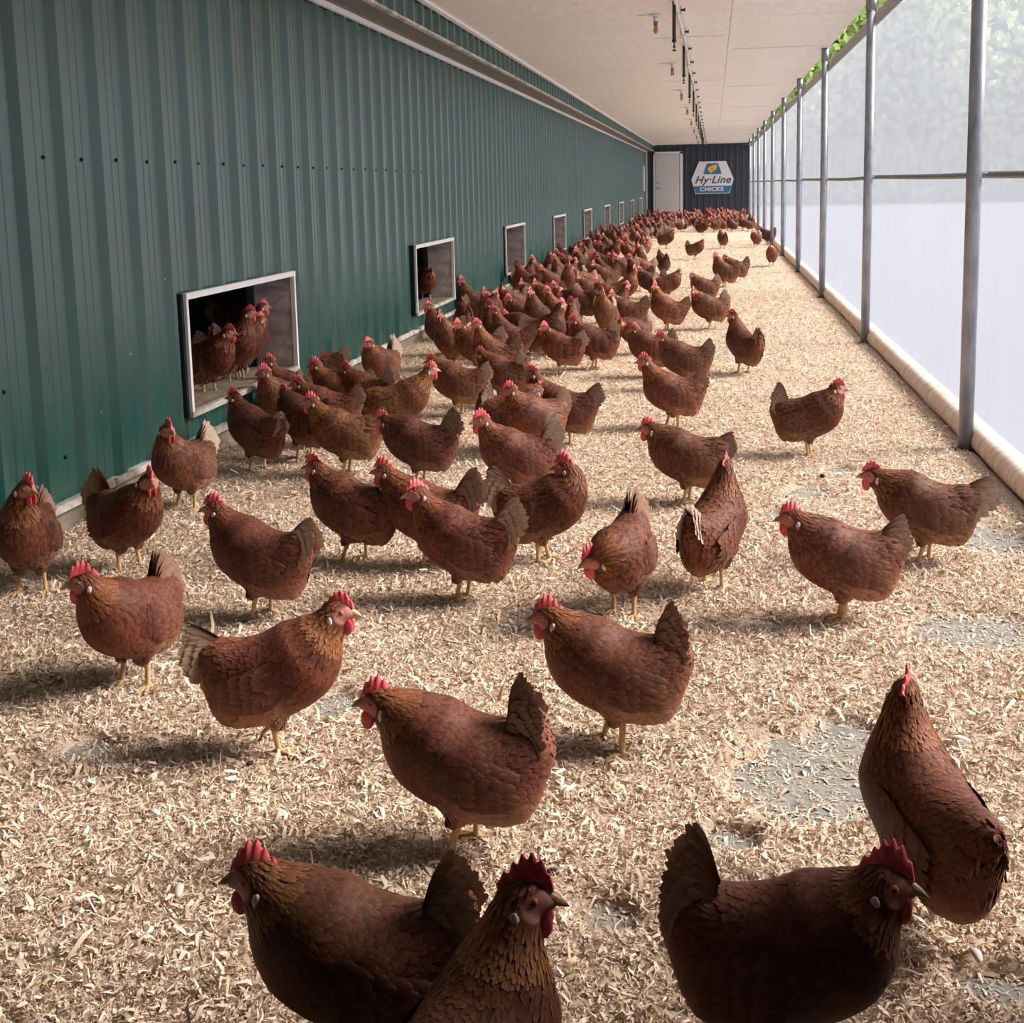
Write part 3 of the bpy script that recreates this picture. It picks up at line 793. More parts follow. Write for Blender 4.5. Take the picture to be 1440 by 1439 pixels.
    def nets(s):
        G = s.G; ins = G < 0; n = G.shape
        cs = tuple(k-1 for k in n)
        cnt = np.zeros(cs); acc = np.zeros(cs+(3,))
        idx = np.stack(np.meshgrid(*[np.arange(k) for k in cs], indexing='ij'), -1).astype(float)
        for a in range(3):
            b, c = [q for q in range(3) if q != a]
            for ob in (0,1):
                for oc in (0,1):
                    o0 = [0,0,0]; o0[b] = ob; o0[c] = oc; o1 = list(o0); o1[a] = 1
                    g0 = G[o0[0]:o0[0]+cs[0], o0[1]:o0[1]+cs[1], o0[2]:o0[2]+cs[2]]
                    g1 = G[o1[0]:o1[0]+cs[0], o1[1]:o1[1]+cs[1], o1[2]:o1[2]+cs[2]]
                    m_ = (g0 < 0) != (g1 < 0)
                    t = np.where(m_, g0/np.where(m_, g0-g1, 1), 0)
                    pt = idx+np.array(o0, float); pt = pt.copy(); pt[..., a] += t
                    acc += pt*m_[..., None]; cnt += m_
        act = cnt > 0
        vid = -np.ones(cs, int); vid[act] = np.arange(act.sum())
        V = s.lo+s.h*(acc[act]/cnt[act][:, None])
        F = []
        for a in range(3):
            b, c = [(1,2),(2,0),(0,1)][a]
            sl0 = [slice(None)]*3; sl1 = [slice(None)]*3; sl0[a] = slice(0,-1); sl1[a] = slice(1,None)
            m_ = ins[tuple(sl0)] != ins[tuple(sl1)]
            I = np.argwhere(m_); I = I[(I[:, b] > 0) & (I[:, c] > 0) & (I[:, b] < cs[b]) & (I[:, c] < cs[c]) & (I[:, a] < cs[a])]
            eb = np.zeros(3, int); eb[b] = 1; ec = np.zeros(3, int); ec[c] = 1
            q = [vid[tuple((I-eb-ec).T)], vid[tuple((I-ec).T)], vid[tuple(I.T)], vid[tuple((I-eb).T)]]
            q = np.stack(q, -1); fl = ~ins[tuple(I.T)]
            q[fl] = q[fl][:, ::-1]; F.append(q)
        F = np.concatenate(F); F = F[(F >= 0).all(1)]
        V = V-s.tri(V)[:, None]*s.grad(V)
        return V, F
    # ---- regions
    def neckw(s, X):
        d = np.full(len(X), 9.); u = np.zeros(len(X)); T = np.zeros((len(X), 3))
        for i in range(6):
            a, b = s.nk[i], s.nk[i+1]; ab = b-a; t = np.clip(((X-a) @ ab)/(ab @ ab), 0, 1)
            e = np.linalg.norm(X-(a+t[:, None]*ab), axis=1)-(s.nr[i]+(s.nr[i+1]-s.nr[i])*t)
            m_ = e < d; d[m_] = e[m_]; u[m_] = (i+t[m_])/6; T[m_] = nrm(ab)
        w = sm(.02, .38, u)*np.clip(1-d/.045, 0, 1)
        return w, u, T
    def flow(s, X):
        w, u, T = s.neckw(X)
        L = (X-s.piv) @ s.B+s.piv-np.array([0,0,s.p['bh']]); x, y, z = L.T
        bd = np.stack([-np.ones_like(x), 0*x, np.zeros_like(x)-.12], -1)
        ch = sm(.02,.12,x)*sm(.30,.22,z); bd = bd+ch[:, None]*np.array([.55,0,-1.1])
        rp = sm(-.09,-.15,x)*sm(.27,.20,z); bd = bd+rp[:, None]*np.array([.35,0,-.9])
        tp = sm(-.10,-.15,x)*sm(.24,.28,z); bd = bd+tp[:, None]*np.array([0,0,.7])
        be = sm(.17,.11,z); bd = bd+be[:, None]*np.array([.2,0,-.5])
        bd = nrm(bd) @ s.B.T
        return nrm(-T*w[:, None]+bd*(1-w)[:, None]), w, u, L
    def colour(s, X, w, u, L, n_):
        x, y, z = L.T; t = s.tint
        back = np.array([.112,.030,.018]); breast = np.array([.160,.042,.021]); hack = np.array([.240,.072,.026]); fl = np.array([.330,.140,.080]); rump = np.array([.235,.074,.042])
        c = np.tile(back, (len(X), 1))
        def mx(c, k, b): return c*(1-k[:, None])+np.array(b)*k[:, None]
        c = mx(c, sm(.0,.10,x)*sm(.27,.2,z), breast)
        c = mx(c, sm(-.10,-.17,x), rump)
        c = mx(c, sm(.185,.135,z)*sm(.06,-.02,x)*.8, fl)
        c = mx(c, w*sm(.02,.40,u), hack)
        c = mx(c, w*sm(.62,.9,u)*.6, np.array([.17,.052,.026]))
        bl = np.sin(X[:,0]*47+s.ph[0])*np.sin(X[:,2]*53+s.ph[1])+np.sin(X[:,0]*23+X[:,1]*31+s.ph[2])*.8
        c = c*(1+.13*bl)[:, None]
        c = c*t*n_[:, None]
        hl = (X-s.hd) @ s.H1/s.hs
        d = np.linalg.norm((hl-np.array([.016,0,-.003]))/np.array([.0215,.03,.0155]), axis=1)
        face = sm(1.12, .92, d)
        s.face = face
        return c*(1-face[:, None])+np.array([.58,.24,.21])*face[:, None]
    def feathers(s, P, N, T, L, W, lift, c, rimc, rows=4, off=.0008, rim=.35, cup=.0012, base_dark=.82):
        """shingle feathers hugging the body"""
        n = len(P); S = nrm(np.cross(N, T))
        wid = {4:(.7,1,.92,.45), 3:(.7,1,.5)}[rows]; ss = np.linspace(0, 1, rows)
        V = []; Cc = []
        for i, u in enumerate(ss):
            c0 = P+T*(L*u)[:, None]
            o = off+lift*u**1.6
            cen = s.push(c0, o, 2)
            lf = cen-S*(W*wid[i]*.5)[:, None]; rt = cen+S*(W*wid[i]*.5)[:, None]
            cen = cen+N*cup
            if rows == 4:
                lf = lf-T*(L*.06*(u > .9))[:, None]; rt = rt-T*(L*.06*(u > .9))[:, None]
            V += [lf, cen, rt]
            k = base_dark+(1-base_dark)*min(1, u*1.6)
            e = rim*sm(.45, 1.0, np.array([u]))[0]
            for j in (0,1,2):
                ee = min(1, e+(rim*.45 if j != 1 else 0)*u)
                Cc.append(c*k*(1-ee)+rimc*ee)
        V = np.stack(V, 1).reshape(-1, 3); Cc = np.stack(Cc, 1).reshape(-1, 3)
        b = (np.arange(n)*rows*3)[:, None]; F = []
        for i in range(rows-1):
            for j in (0,1): F.append(b+np.array([[i*3+j, i*3+j+1, (i+1)*3+j+1, (i+1)*3+j]]))
        return V, np.concatenate(F), Cc
    def legs(s):
        p = s.p; Vs, Fs, Ms = [], [], []; off = 0
        def tube(pts, rs_, n=7, mi=1):
            nonlocal off
            pts = np.array(pts, float); V = []
            for i, q in enumerate(pts):
                t = nrm(pts[min(i+1, len(pts)-1)]-pts[max(i-1, 0)]); up = np.array([0,1.,0]) if abs(t[1]) < .8 else np.array([0,0,1.])
                a = nrm(np.cross(t, up)); b = np.cross(t, a)
                for k in range(n):
                    g = 2*PI*k/n; V.append(q+(a*math.cos(g)+b*math.sin(g))*rs_[i])
            V.append(pts[-1]+nrm(pts[-1]-pts[-2])*rs_[-1]*.6)
            F4 = [[i*n+k, i*n+(k+1) % n, (i+1)*n+(k+1) % n, (i+1)*n+k] for i in range(len(pts)-1) for k in range(n)]
            F3 = [[(len(pts)-1)*n+k, (len(pts)-1)*n+(k+1) % n, len(pts)*n, len(pts)*n] for k in range(n)]
            Vs.append(np.array(V)); F = np.array(F4+F3)+off; Fs.append(F); Ms.append(np.full(len(F), mi)); off += len(V)
        for sg, (fx, fy) in ((1, p['fl']), (-1, p['fr'])):
            lifted = (p['lift'] == ('l' if sg > 0 else 'r'))
            top = np.array([fx*.3+.002, .034*sg, .098+p['bh']*.7])
            if lifted:
                hock = np.array([-.004, .034*sg, .082]); ft = np.array([-.030, .034*sg, .045]); az = -110
            else:
                hock = np.array([fx*.6-.010, .034*sg*.5+fy*.5, .080+p['bh']*.5]); ft = np.array([fx, fy, .012])
            tube([top, hock, hock*.5+ft*.5, ft], [.0105,.0088,.0066,.0075], 8)
            for a, L in ((0,.050), (26,.044), (-26,.044), (180,.020)):
                q = rad(a*1.0+sg*4); dr = np.array([math.cos(q), math.sin(q), 0.])
                if lifted:
                    if a == 180: continue
                    dr = nrm(np.array([-.55, .3*math.sin(q), -.75])); e = ft+dr*L*.8
                    tube([ft, ft*.5+e*.5+np.array([-.004,0,0]), e], [.006,.0045,.0032], 6); tube([e, e+nrm(dr+np.array([-.6,0,0]))*.011], [.0028,.0008], 5, 2)
                else:
                    e = ft+dr*L; e[2] = .0045; md = ft+dr*L*.5; md[2] = .0085
                    tube([ft-np.array([0,0,.002]), md, e], [.0062,.0052,.0036], 6)
                    e2 = e+dr*.011; e2[2] = .0005; tube([e, e+dr*.006, e2], [.003,.0022,.0008], 5, 2)
        return np.concatenate(Vs), np.concatenate(Fs), np.concatenate(Ms)
    def wing(s, sg, nrow=None):
        """folded wing: shield plate plus ordered feathers"""
        near = s.h < .0055
        def place(U, Vv, off, it=5):
            # U 0 front .. 1 rear ; Vv -1 bottom .. 1 top
            x = .062-.190*U; z = .212-.006*U+Vv*.062*(1-.45*U**2)*np.sqrt(np.clip(1.02-(2*U*.62-.55)**2*1.2, .05, 1))-.012*U
            Q = np.stack([x, np.full_like(x, .115*sg), z], -1); Q[:, 2] += s.p['bh']
            Q = (Q-s.piv) @ s.B.T+s.piv
            return s.push(Q, off, it)
        Vs, Fs, Cs = [], [], []; o = 0
        nu, nv = (16, 9) if near else (9, 6)
        U, W = np.meshgrid(np.linspace(0,1,nu), np.linspace(-1,1,nv), indexing='ij')
        edge = sm(0,.42,U)*sm(1.0,.80,U)*(1-W**4); edge = edge.ravel()
        P = place(U.ravel(), W.ravel(), -.005+.0105*edge)
        i = np.arange((nu-1)*(nv-1)); a = (i//(nv-1))*nv+i % (nv-1)
        F = np.stack([a, a+nv, a+nv+1, a+1], -1) if sg < 0 else np.stack([a, a+1, a+nv+1, a+nv], -1)
        base = np.array([.128,.040,.026])*s.tint
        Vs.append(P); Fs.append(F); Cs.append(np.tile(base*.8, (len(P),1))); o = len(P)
        rows = [(.03,13,.026,.015),(.10,13,.028,.015),(.17,12,.030,.016),(.25,12,.032,.016),(.34,11,.038,.017),(.45,10,.046,.018),(.57,9,.054,.018),(.69,8,.060,.017)] if near else [(.1,7,.035,.028),(.32,6,.045,.030),(.58,5,.062,.028)]
        for (u, nf, L, W_) in rows:
            v = np.linspace(-.88, .88, nf)+s.rs.uniform(-.05,.05,nf); uu = u+s.rs.uniform(-.03,.03,nf)
            ofs = .0060*float(sm(-.02,.40,np.array([u]))[0])+.0008; P = place(uu, v, ofs); N = s.grad(P)
            T = np.tile(nrm(s.B @ np.array([-1,0,-.22])), (nf,1))+s.rs.normal(0,.06,(nf,3)); T = nrm(T-N*(T*N).sum(1)[:, None])
            cc = base*s.rs.uniform(.75,1.25,nf)[:, None]; rc = np.tile(np.array([.36,.17,.10])*s.tint, (nf,1))
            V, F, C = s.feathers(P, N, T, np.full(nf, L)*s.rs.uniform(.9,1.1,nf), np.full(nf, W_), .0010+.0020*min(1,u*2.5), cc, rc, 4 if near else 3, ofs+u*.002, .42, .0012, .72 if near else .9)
            Vs.append(V); Fs.append(F+o); Cs.append(C); o += len(V)
        return np.concatenate(Vs), np.concatenate(Fs), np.concatenate(Cs)
    def tail(s):
        p = s.p; rs = s.rs; Vs, Fs, Cs = [], [], []; o = 0
        near = s.h < .0055; e0 = p['tail']; wv = p['white']
        dark = np.array([.165,.060,.038])*s.tint; pale = np.array([.80,.64,.50]); tan = np.array([.42,.19,.10])*s.tint
        R_ = 8 if near else 5
        prof = np.interp(np.linspace(0,1,R_), [0,.2,.55,.82,.93,1], [.45,.8,1,.98,.82,.42])
        # (layer, count, length, side offset, top angle, bottom angle)
        if near: layers = [(0,10,1.0,.0,9,-7),(1,10,.90,.0035,7,-16),(2,11,.74,.007,4,-28),(3,11,.56,.0105,0,-42),(4,10,.40,.014,-6,-58)]
        else: layers = [(0,5,1.0,.0,9,-8),(1,5,.82,.006,6,-22),(2,5,.58,.012,0,-46)]
        for ly, nf, ls, out, at_, ab in layers:
            for sg in (1,-1):
                for i in range(nf):
                    k = i/(nf-1)
                    el = rad(e0+at_+(ab-at_)*k+rs.uniform(-2.5,2.5)); sp = (.05+.16*k+.07*ly)*sg*p['tw']
                    d = nrm(np.array([-math.cos(el), math.sin(sp)*.8, math.sin(el)]))
                    b = np.array([-.092-.018*k+.002*ly, (.003+.012*k+out)*sg, .262-.040*k-.003*ly])
                    L = (p['tlen']+.008)*ls*(1-.10*k)*rs.uniform(.96,1.03); W = (.021 if near else .034)*rs.uniform(.85,1.15)
                    nn = nrm(np.array([.10, sg, .25*(k+.2)])); side = nrm(np.cross(d, nn)); V = []; C = []
                    tn = rs.uniform(.82,1.15)
                    for j in range(R_):
                        u = j/(R_-1); w = W*prof[j]*.5
                        cpt = b+d*L*u+np.array([-.07,.0,-.04])*L*u*u+nn*(.0008+.0012*rs.rand())
                        V += [cpt-side*w-nn*.0012, cpt, cpt+side*w-nn*.0012]
                        base = dark*(1-.14*ly)+tan*.14*ly
                        f = wv*sm(.35,1.0,np.array([u]))[0]*(1.0 if k > .15 or wv > .6 else .6)+.30*u*u
                        f = min(1, f*tn); cc = base*tn*(1-f)+(pale*(.35+.65*wv)+tan*(.65-.65*wv))*f
                        C += [cc*.9+tan*.1, cc*.82, cc*.9+tan*.12]
                    V = np.array([s.bodypt(q) for q in V])
                    F = np.array([[r*3+j, r*3+j+1, (r+1)*3+j+1, (r+1)*3+j] for r in range(R_-1) for j in (0,1)])
                    Vs.append(V); Fs.append(F+o); Cs.append(np.array(C)); o += len(V)
        return np.concatenate(Vs), np.concatenate(Fs), np.concatenate(Cs)
    def comb(s):
        p = s.p; k = p['comb']; near = s.h < .0055; n = 34 if near else 16; V = []
        ph = s.rs.uniform(0, .6); flop = s.rs.uniform(-.25,.25)*(1 if k > .9 else .3)
        for i in range(n):
            u = i/(n-1); x = .032-.055*u; zb = .010+.0115*math.sin(PI*min(1, u*1.25+.05))
            env = math.sin(PI*min(1,(u*.86+.12)))**.6; saw = abs(((u*5.6+ph) % 1)*2-1)
            H = k*.0265*env*(.62+.38*saw**.7)
            for r, th in ((0,.0046),(.45,.0032),(1,.0010)):
                yo = flop*H*r*r+.0016*math.sin(u*9)*r
                V.append([x-.003*r, yo-th, zb-.004+H*r]); V.append([x-.003*r, yo+th, zb-.004+H*r])
        V = np.array(V) @ s.HR.T+s.hd; F = []
        for i in range(n-1):
            a = i*6; b = a+6
            F += [[a,b,b+2,a+2],[a+2,b+2,b+4,a+4],[a+1,a+3,b+3,b+1],[a+3,a+5,b+5,b+3],[a+4,b+4,b+5,a+5]]
        F += [[0,2,3,1],[2,4,5,3]]; a = (n-1)*6; F += [[a,a+1,a+3,a+2],[a+2,a+3,a+5,a+4]]
        return V, np.array(F)
    def ell(s, c, r, nu=10, nv=7, pt=None):
        V = []; F = []
        for j in range(nv+1):
            th = PI*j/nv
            for i in range(nu):
                ph = 2*PI*i/nu; V.append([c[0]+r[0]*math.sin(th)*math.cos(ph), c[1]+r[1]*math.sin(th)*math.sin(ph), c[2]+r[2]*math.cos(th)])
        for j in range(nv):
            for i in range(nu): F.append([j*nu+i, (j+1)*nu+i, (j+1)*nu+(i+1) % nu, j*nu+(i+1) % nu])
        return np.array(V) @ s.HR.T+s.hd, np.array(F)
    def side(s, x, z, sg, dep):
        ys = np.linspace(.045, 0, 46); Q = (np.stack([np.full(46,x), ys*sg, np.full(46,z)],-1)) @ s.HR.T+s.hd
        v = s.tri(Q); i = int(np.argmax(v < 0)) if (v < 0).any() else 30
        return (x, (ys[i]-dep)*sg, z)
    def beak(s):
        V = []; F = []; n = 10; R_ = 6
        for j in range(R_):
            u = j/(R_-1); x = .024+.023*u; r = .0100*(1-u)**.75+.0008; z = -.001-.0075*u*u
            for i in range(n):
                a = 2*PI*i/n; V.append([x, r*.82*math.cos(a), z+r*math.sin(a)*(1.0 if math.sin(a) > 0 else .75)])
        for j in range(R_-1):
            for i in range(n): F.append([j*n+i, j*n+(i+1) % n, (j+1)*n+(i+1) % n, (j+1)*n+i])
        return np.array(V) @ s.HR.T+s.hd, np.array(F)
    def body(s):
        s.grid(); V, F = s.nets()
        fl, w, u, L = s.flow(V); C = s.colour(V, w, u, L, np.full(len(V), .72)); face = s.face
        # feather seeds: area samples thinned on a cell grid
        rs = s.rs; fa = V[F]; ar = np.linalg.norm(np.cross(fa[:,2]-fa[:,0], fa[:,3]-fa[:,1]), axis=1); pk = rs.choice(len(F), s.nf*7, p=ar/ar.sum())
        a, b = rs.rand(len(pk),1), rs.rand(len(pk),1); q = fa[pk]
        P = q[:,0]*(1-a)*(1-b)+q[:,1]*a*(1-b)+q[:,2]*a*b+q[:,3]*(1-a)*b
        fl, w, u, L = s.flow(P)
        cell = np.where(w > .4, .72, 1.0)*math.sqrt(ar.sum()*.5/s.nf)*1.02
        key = np.floor(P/cell[:, None]).astype(int); key = key[:,0]*1000003+key[:,1]*1009+key[:,2]+(w > .4)*77777
        _, ui = np.unique(key, return_index=True); P, w, u, L, fl = P[ui], w[ui], u[ui], L[ui], fl[ui]
        c = s.colour(P, w, u, L, rs.uniform(.78, 1.22, len(P)))
        hl = (P-s.hd) @ s.H1/s.hs
        keep = (s.face < .05) & ((hl[:, 0] < .016) | (np.linalg.norm(hl, axis=1) > .034)) & (P[:, 2] > .086)
        P, w, u, L, fl, c = P[keep], w[keep], u[keep], L[keep], fl[keep], c[keep]
        N = s.grad(P); T = nrm(fl-N*(fl*N).sum(1)[:, None])
        x, y, z = L.T; n = len(P); sc = math.sqrt(1000/s.nf) if s.nf < 1000 else 1
        hk = w*sm(.02,.38,u); hd_ = sm(.7, .95, u)*w
        Ln = .028*(1-hk)+.026*hk; Wd = .0155*(1-hk)+.0062*hk
        Ln = Ln*(1-.5*hd_); Wd = Wd*(1-.3*hd_)
        rp = sm(-.08,-.15,x); Ln = Ln+.014*rp; lift = .0012+.0055*rp+.0022*sm(.16,.12,z)+.0012*hk*(1-hd_)
        ch = sm(.02,.1,x)*(1-w); Ln = Ln-.006*ch; Wd = Wd-.003*ch; lift = lift-.0008*ch
        Ln = Ln*sc**.7*rs.uniform(.85,1.15,n); Wd = Wd*(sc if sc > 1 else 1)*rs.uniform(.85,1.15,n)
        gold = np.array([.66,.34,.15]); rimn = np.array([.36,.145,.085]); flf = np.array([.50,.29,.19])
        rc = rimn*(1-hk[:, None])+gold*hk[:, None]; ff = sm(.18,.13,z)*(1-w); rc = rc*(1-ff[:, None])+flf*ff[:, None]; rc = rc*(1-.6*ch[:, None])+c*.6*ch[:, None]
        rc = rc*s.tint*rs.uniform(.7,1.3,n)[:, None]
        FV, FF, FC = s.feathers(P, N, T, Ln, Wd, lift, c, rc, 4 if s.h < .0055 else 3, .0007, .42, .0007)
        LV, LF, LM = s.legs()
        o1 = len(V); o2 = o1+len(FV)
        VV = np.concatenate([V, FV, LV]); FFc = np.concatenate([F, FF+o1, LF+o2])
        CC = np.concatenate([C, FC, np.ones((len(LV),3))*.5]); MI = np.concatenate([np.zeros(len(F)+len(FF), int), LM])
        return VV, FFc, CC, MI

def hen_parts(hn, joined=False):
    """list of (part name, mesh)"""
    V, F, C, MI = hn.body(); out = []
    WV = [hn.wing(1), hn.wing(-1)]; TV = hn.tail(); CV = hn.comb()
    eyes = []
    for sg in (1,-1):
        ev, ef = hn.ell(hn.side(.0125,.0035,sg,.0022), (.0052,.0042,.0052), 12, 8)
        pv, pf = hn.ell(hn.side(.0128,.0036,sg,-.0005), (.0027,.0018,.0027), 8, 5)
        eyes.append((np.concatenate([ev,pv]), np.concatenate([ef,pf+len(ev)]), np.concatenate([np.zeros(len(ef),int), np.ones(len(pf),int)])))
    wat = [hn.ell((.0205,.0075*sg,-.0240), (.0105,.0036,.0155), 10, 7) for sg in (1,-1)]
    lob = [hn.ell(hn.side(-.0055,-.0095,sg,.0005), (.0055,.0030,.0100), 8, 6) for sg in (1,-1)]
    bk = hn.beak()
    if not joined:
        out.append(('body', mesh_np('hen_body', V, F, [M_PLUM, M_LEG, M_CLAW], MI, C, True)))
        for v, f, c in WV: out.append(('wing', mesh_np('hen_wing', v, f, [M_PLUM], None, c, True)))
        out.append(('tail', mesh_np('hen_tail', TV[0], TV[1], [M_PLUM], None, TV[2], True)))
        out.append(('comb', mesh_np('hen_comb', CV[0], CV[1], [M_COMB], None, None, True)))
        out.append(('beak', mesh_np('hen_beak', bk[0], bk[1], [M_BEAK], None, None, True)))
        for v, f in wat: out.append(('wattle', mesh_np('hen_wattle', v, f, [M_COMB], None, None, True)))
        for v, f in lob: out.append(('earlobe', mesh_np('hen_earlobe', v, f, [M_LOBE], None, None, True)))
        for v, f, mi in eyes: out.append(('eye', mesh_np('hen_eye', v, f, [M_EYE, M_PUPIL], mi, None, True)))
        return out
    Vs, Fs, Cs, Ms = [V], [F], [C], [MI]; o = len(V)
    def ad(v, f, c, m_):
        nonlocal o
        Vs.append(v); Fs.append(f+o); Cs.append(np.tile(c, (len(v),1)) if np.ndim(c) == 1 else c); Ms.append(np.full(len(f), m_) if np.ndim(m_) == 0 else m_); o += len(v)
    for v, f, c in WV: ad(v, f, c, 0)
    ad(TV[0], TV[1], TV[2], 0); ad(CV[0], CV[1], np.ones(3)*.5, 3); ad(bk[0], bk[1], np.ones(3)*.5, 4)
    for v, f in wat: ad(v, f, np.ones(3)*.5, 3)
    for v, f in lob: ad(v, f, np.ones(3)*.5, 5)
    for v, f, mi in eyes: ad(v, f, np.ones(3)*.5, np.where(mi == 0, 6, 7))
    return [('body', mesh_np('hen_body_small', np.concatenate(Vs), np.concatenate(Fs), [M_PLUM, M_LEG, M_CLAW, M_COMB, M_BEAK, M_LOBE, M_EYE, M_PUPIL], np.concatenate(Ms), np.concatenate(Cs), True))]

def put_hen(parts, x, y, hdg, label, group=None, z=0.0, scale=1.0):
    if len(parts) == 1:
        r = link('brown_hen', parts[0][1])
    else:
        r = empty('brown_hen')
        for nm, me in parts: link(nm, me, r)
    r.location = (x, y, z); r.rotation_euler = (0, 0, rad(hdg)); r.scale = (scale,)*3
    return tag(r, label, 'hen', group)

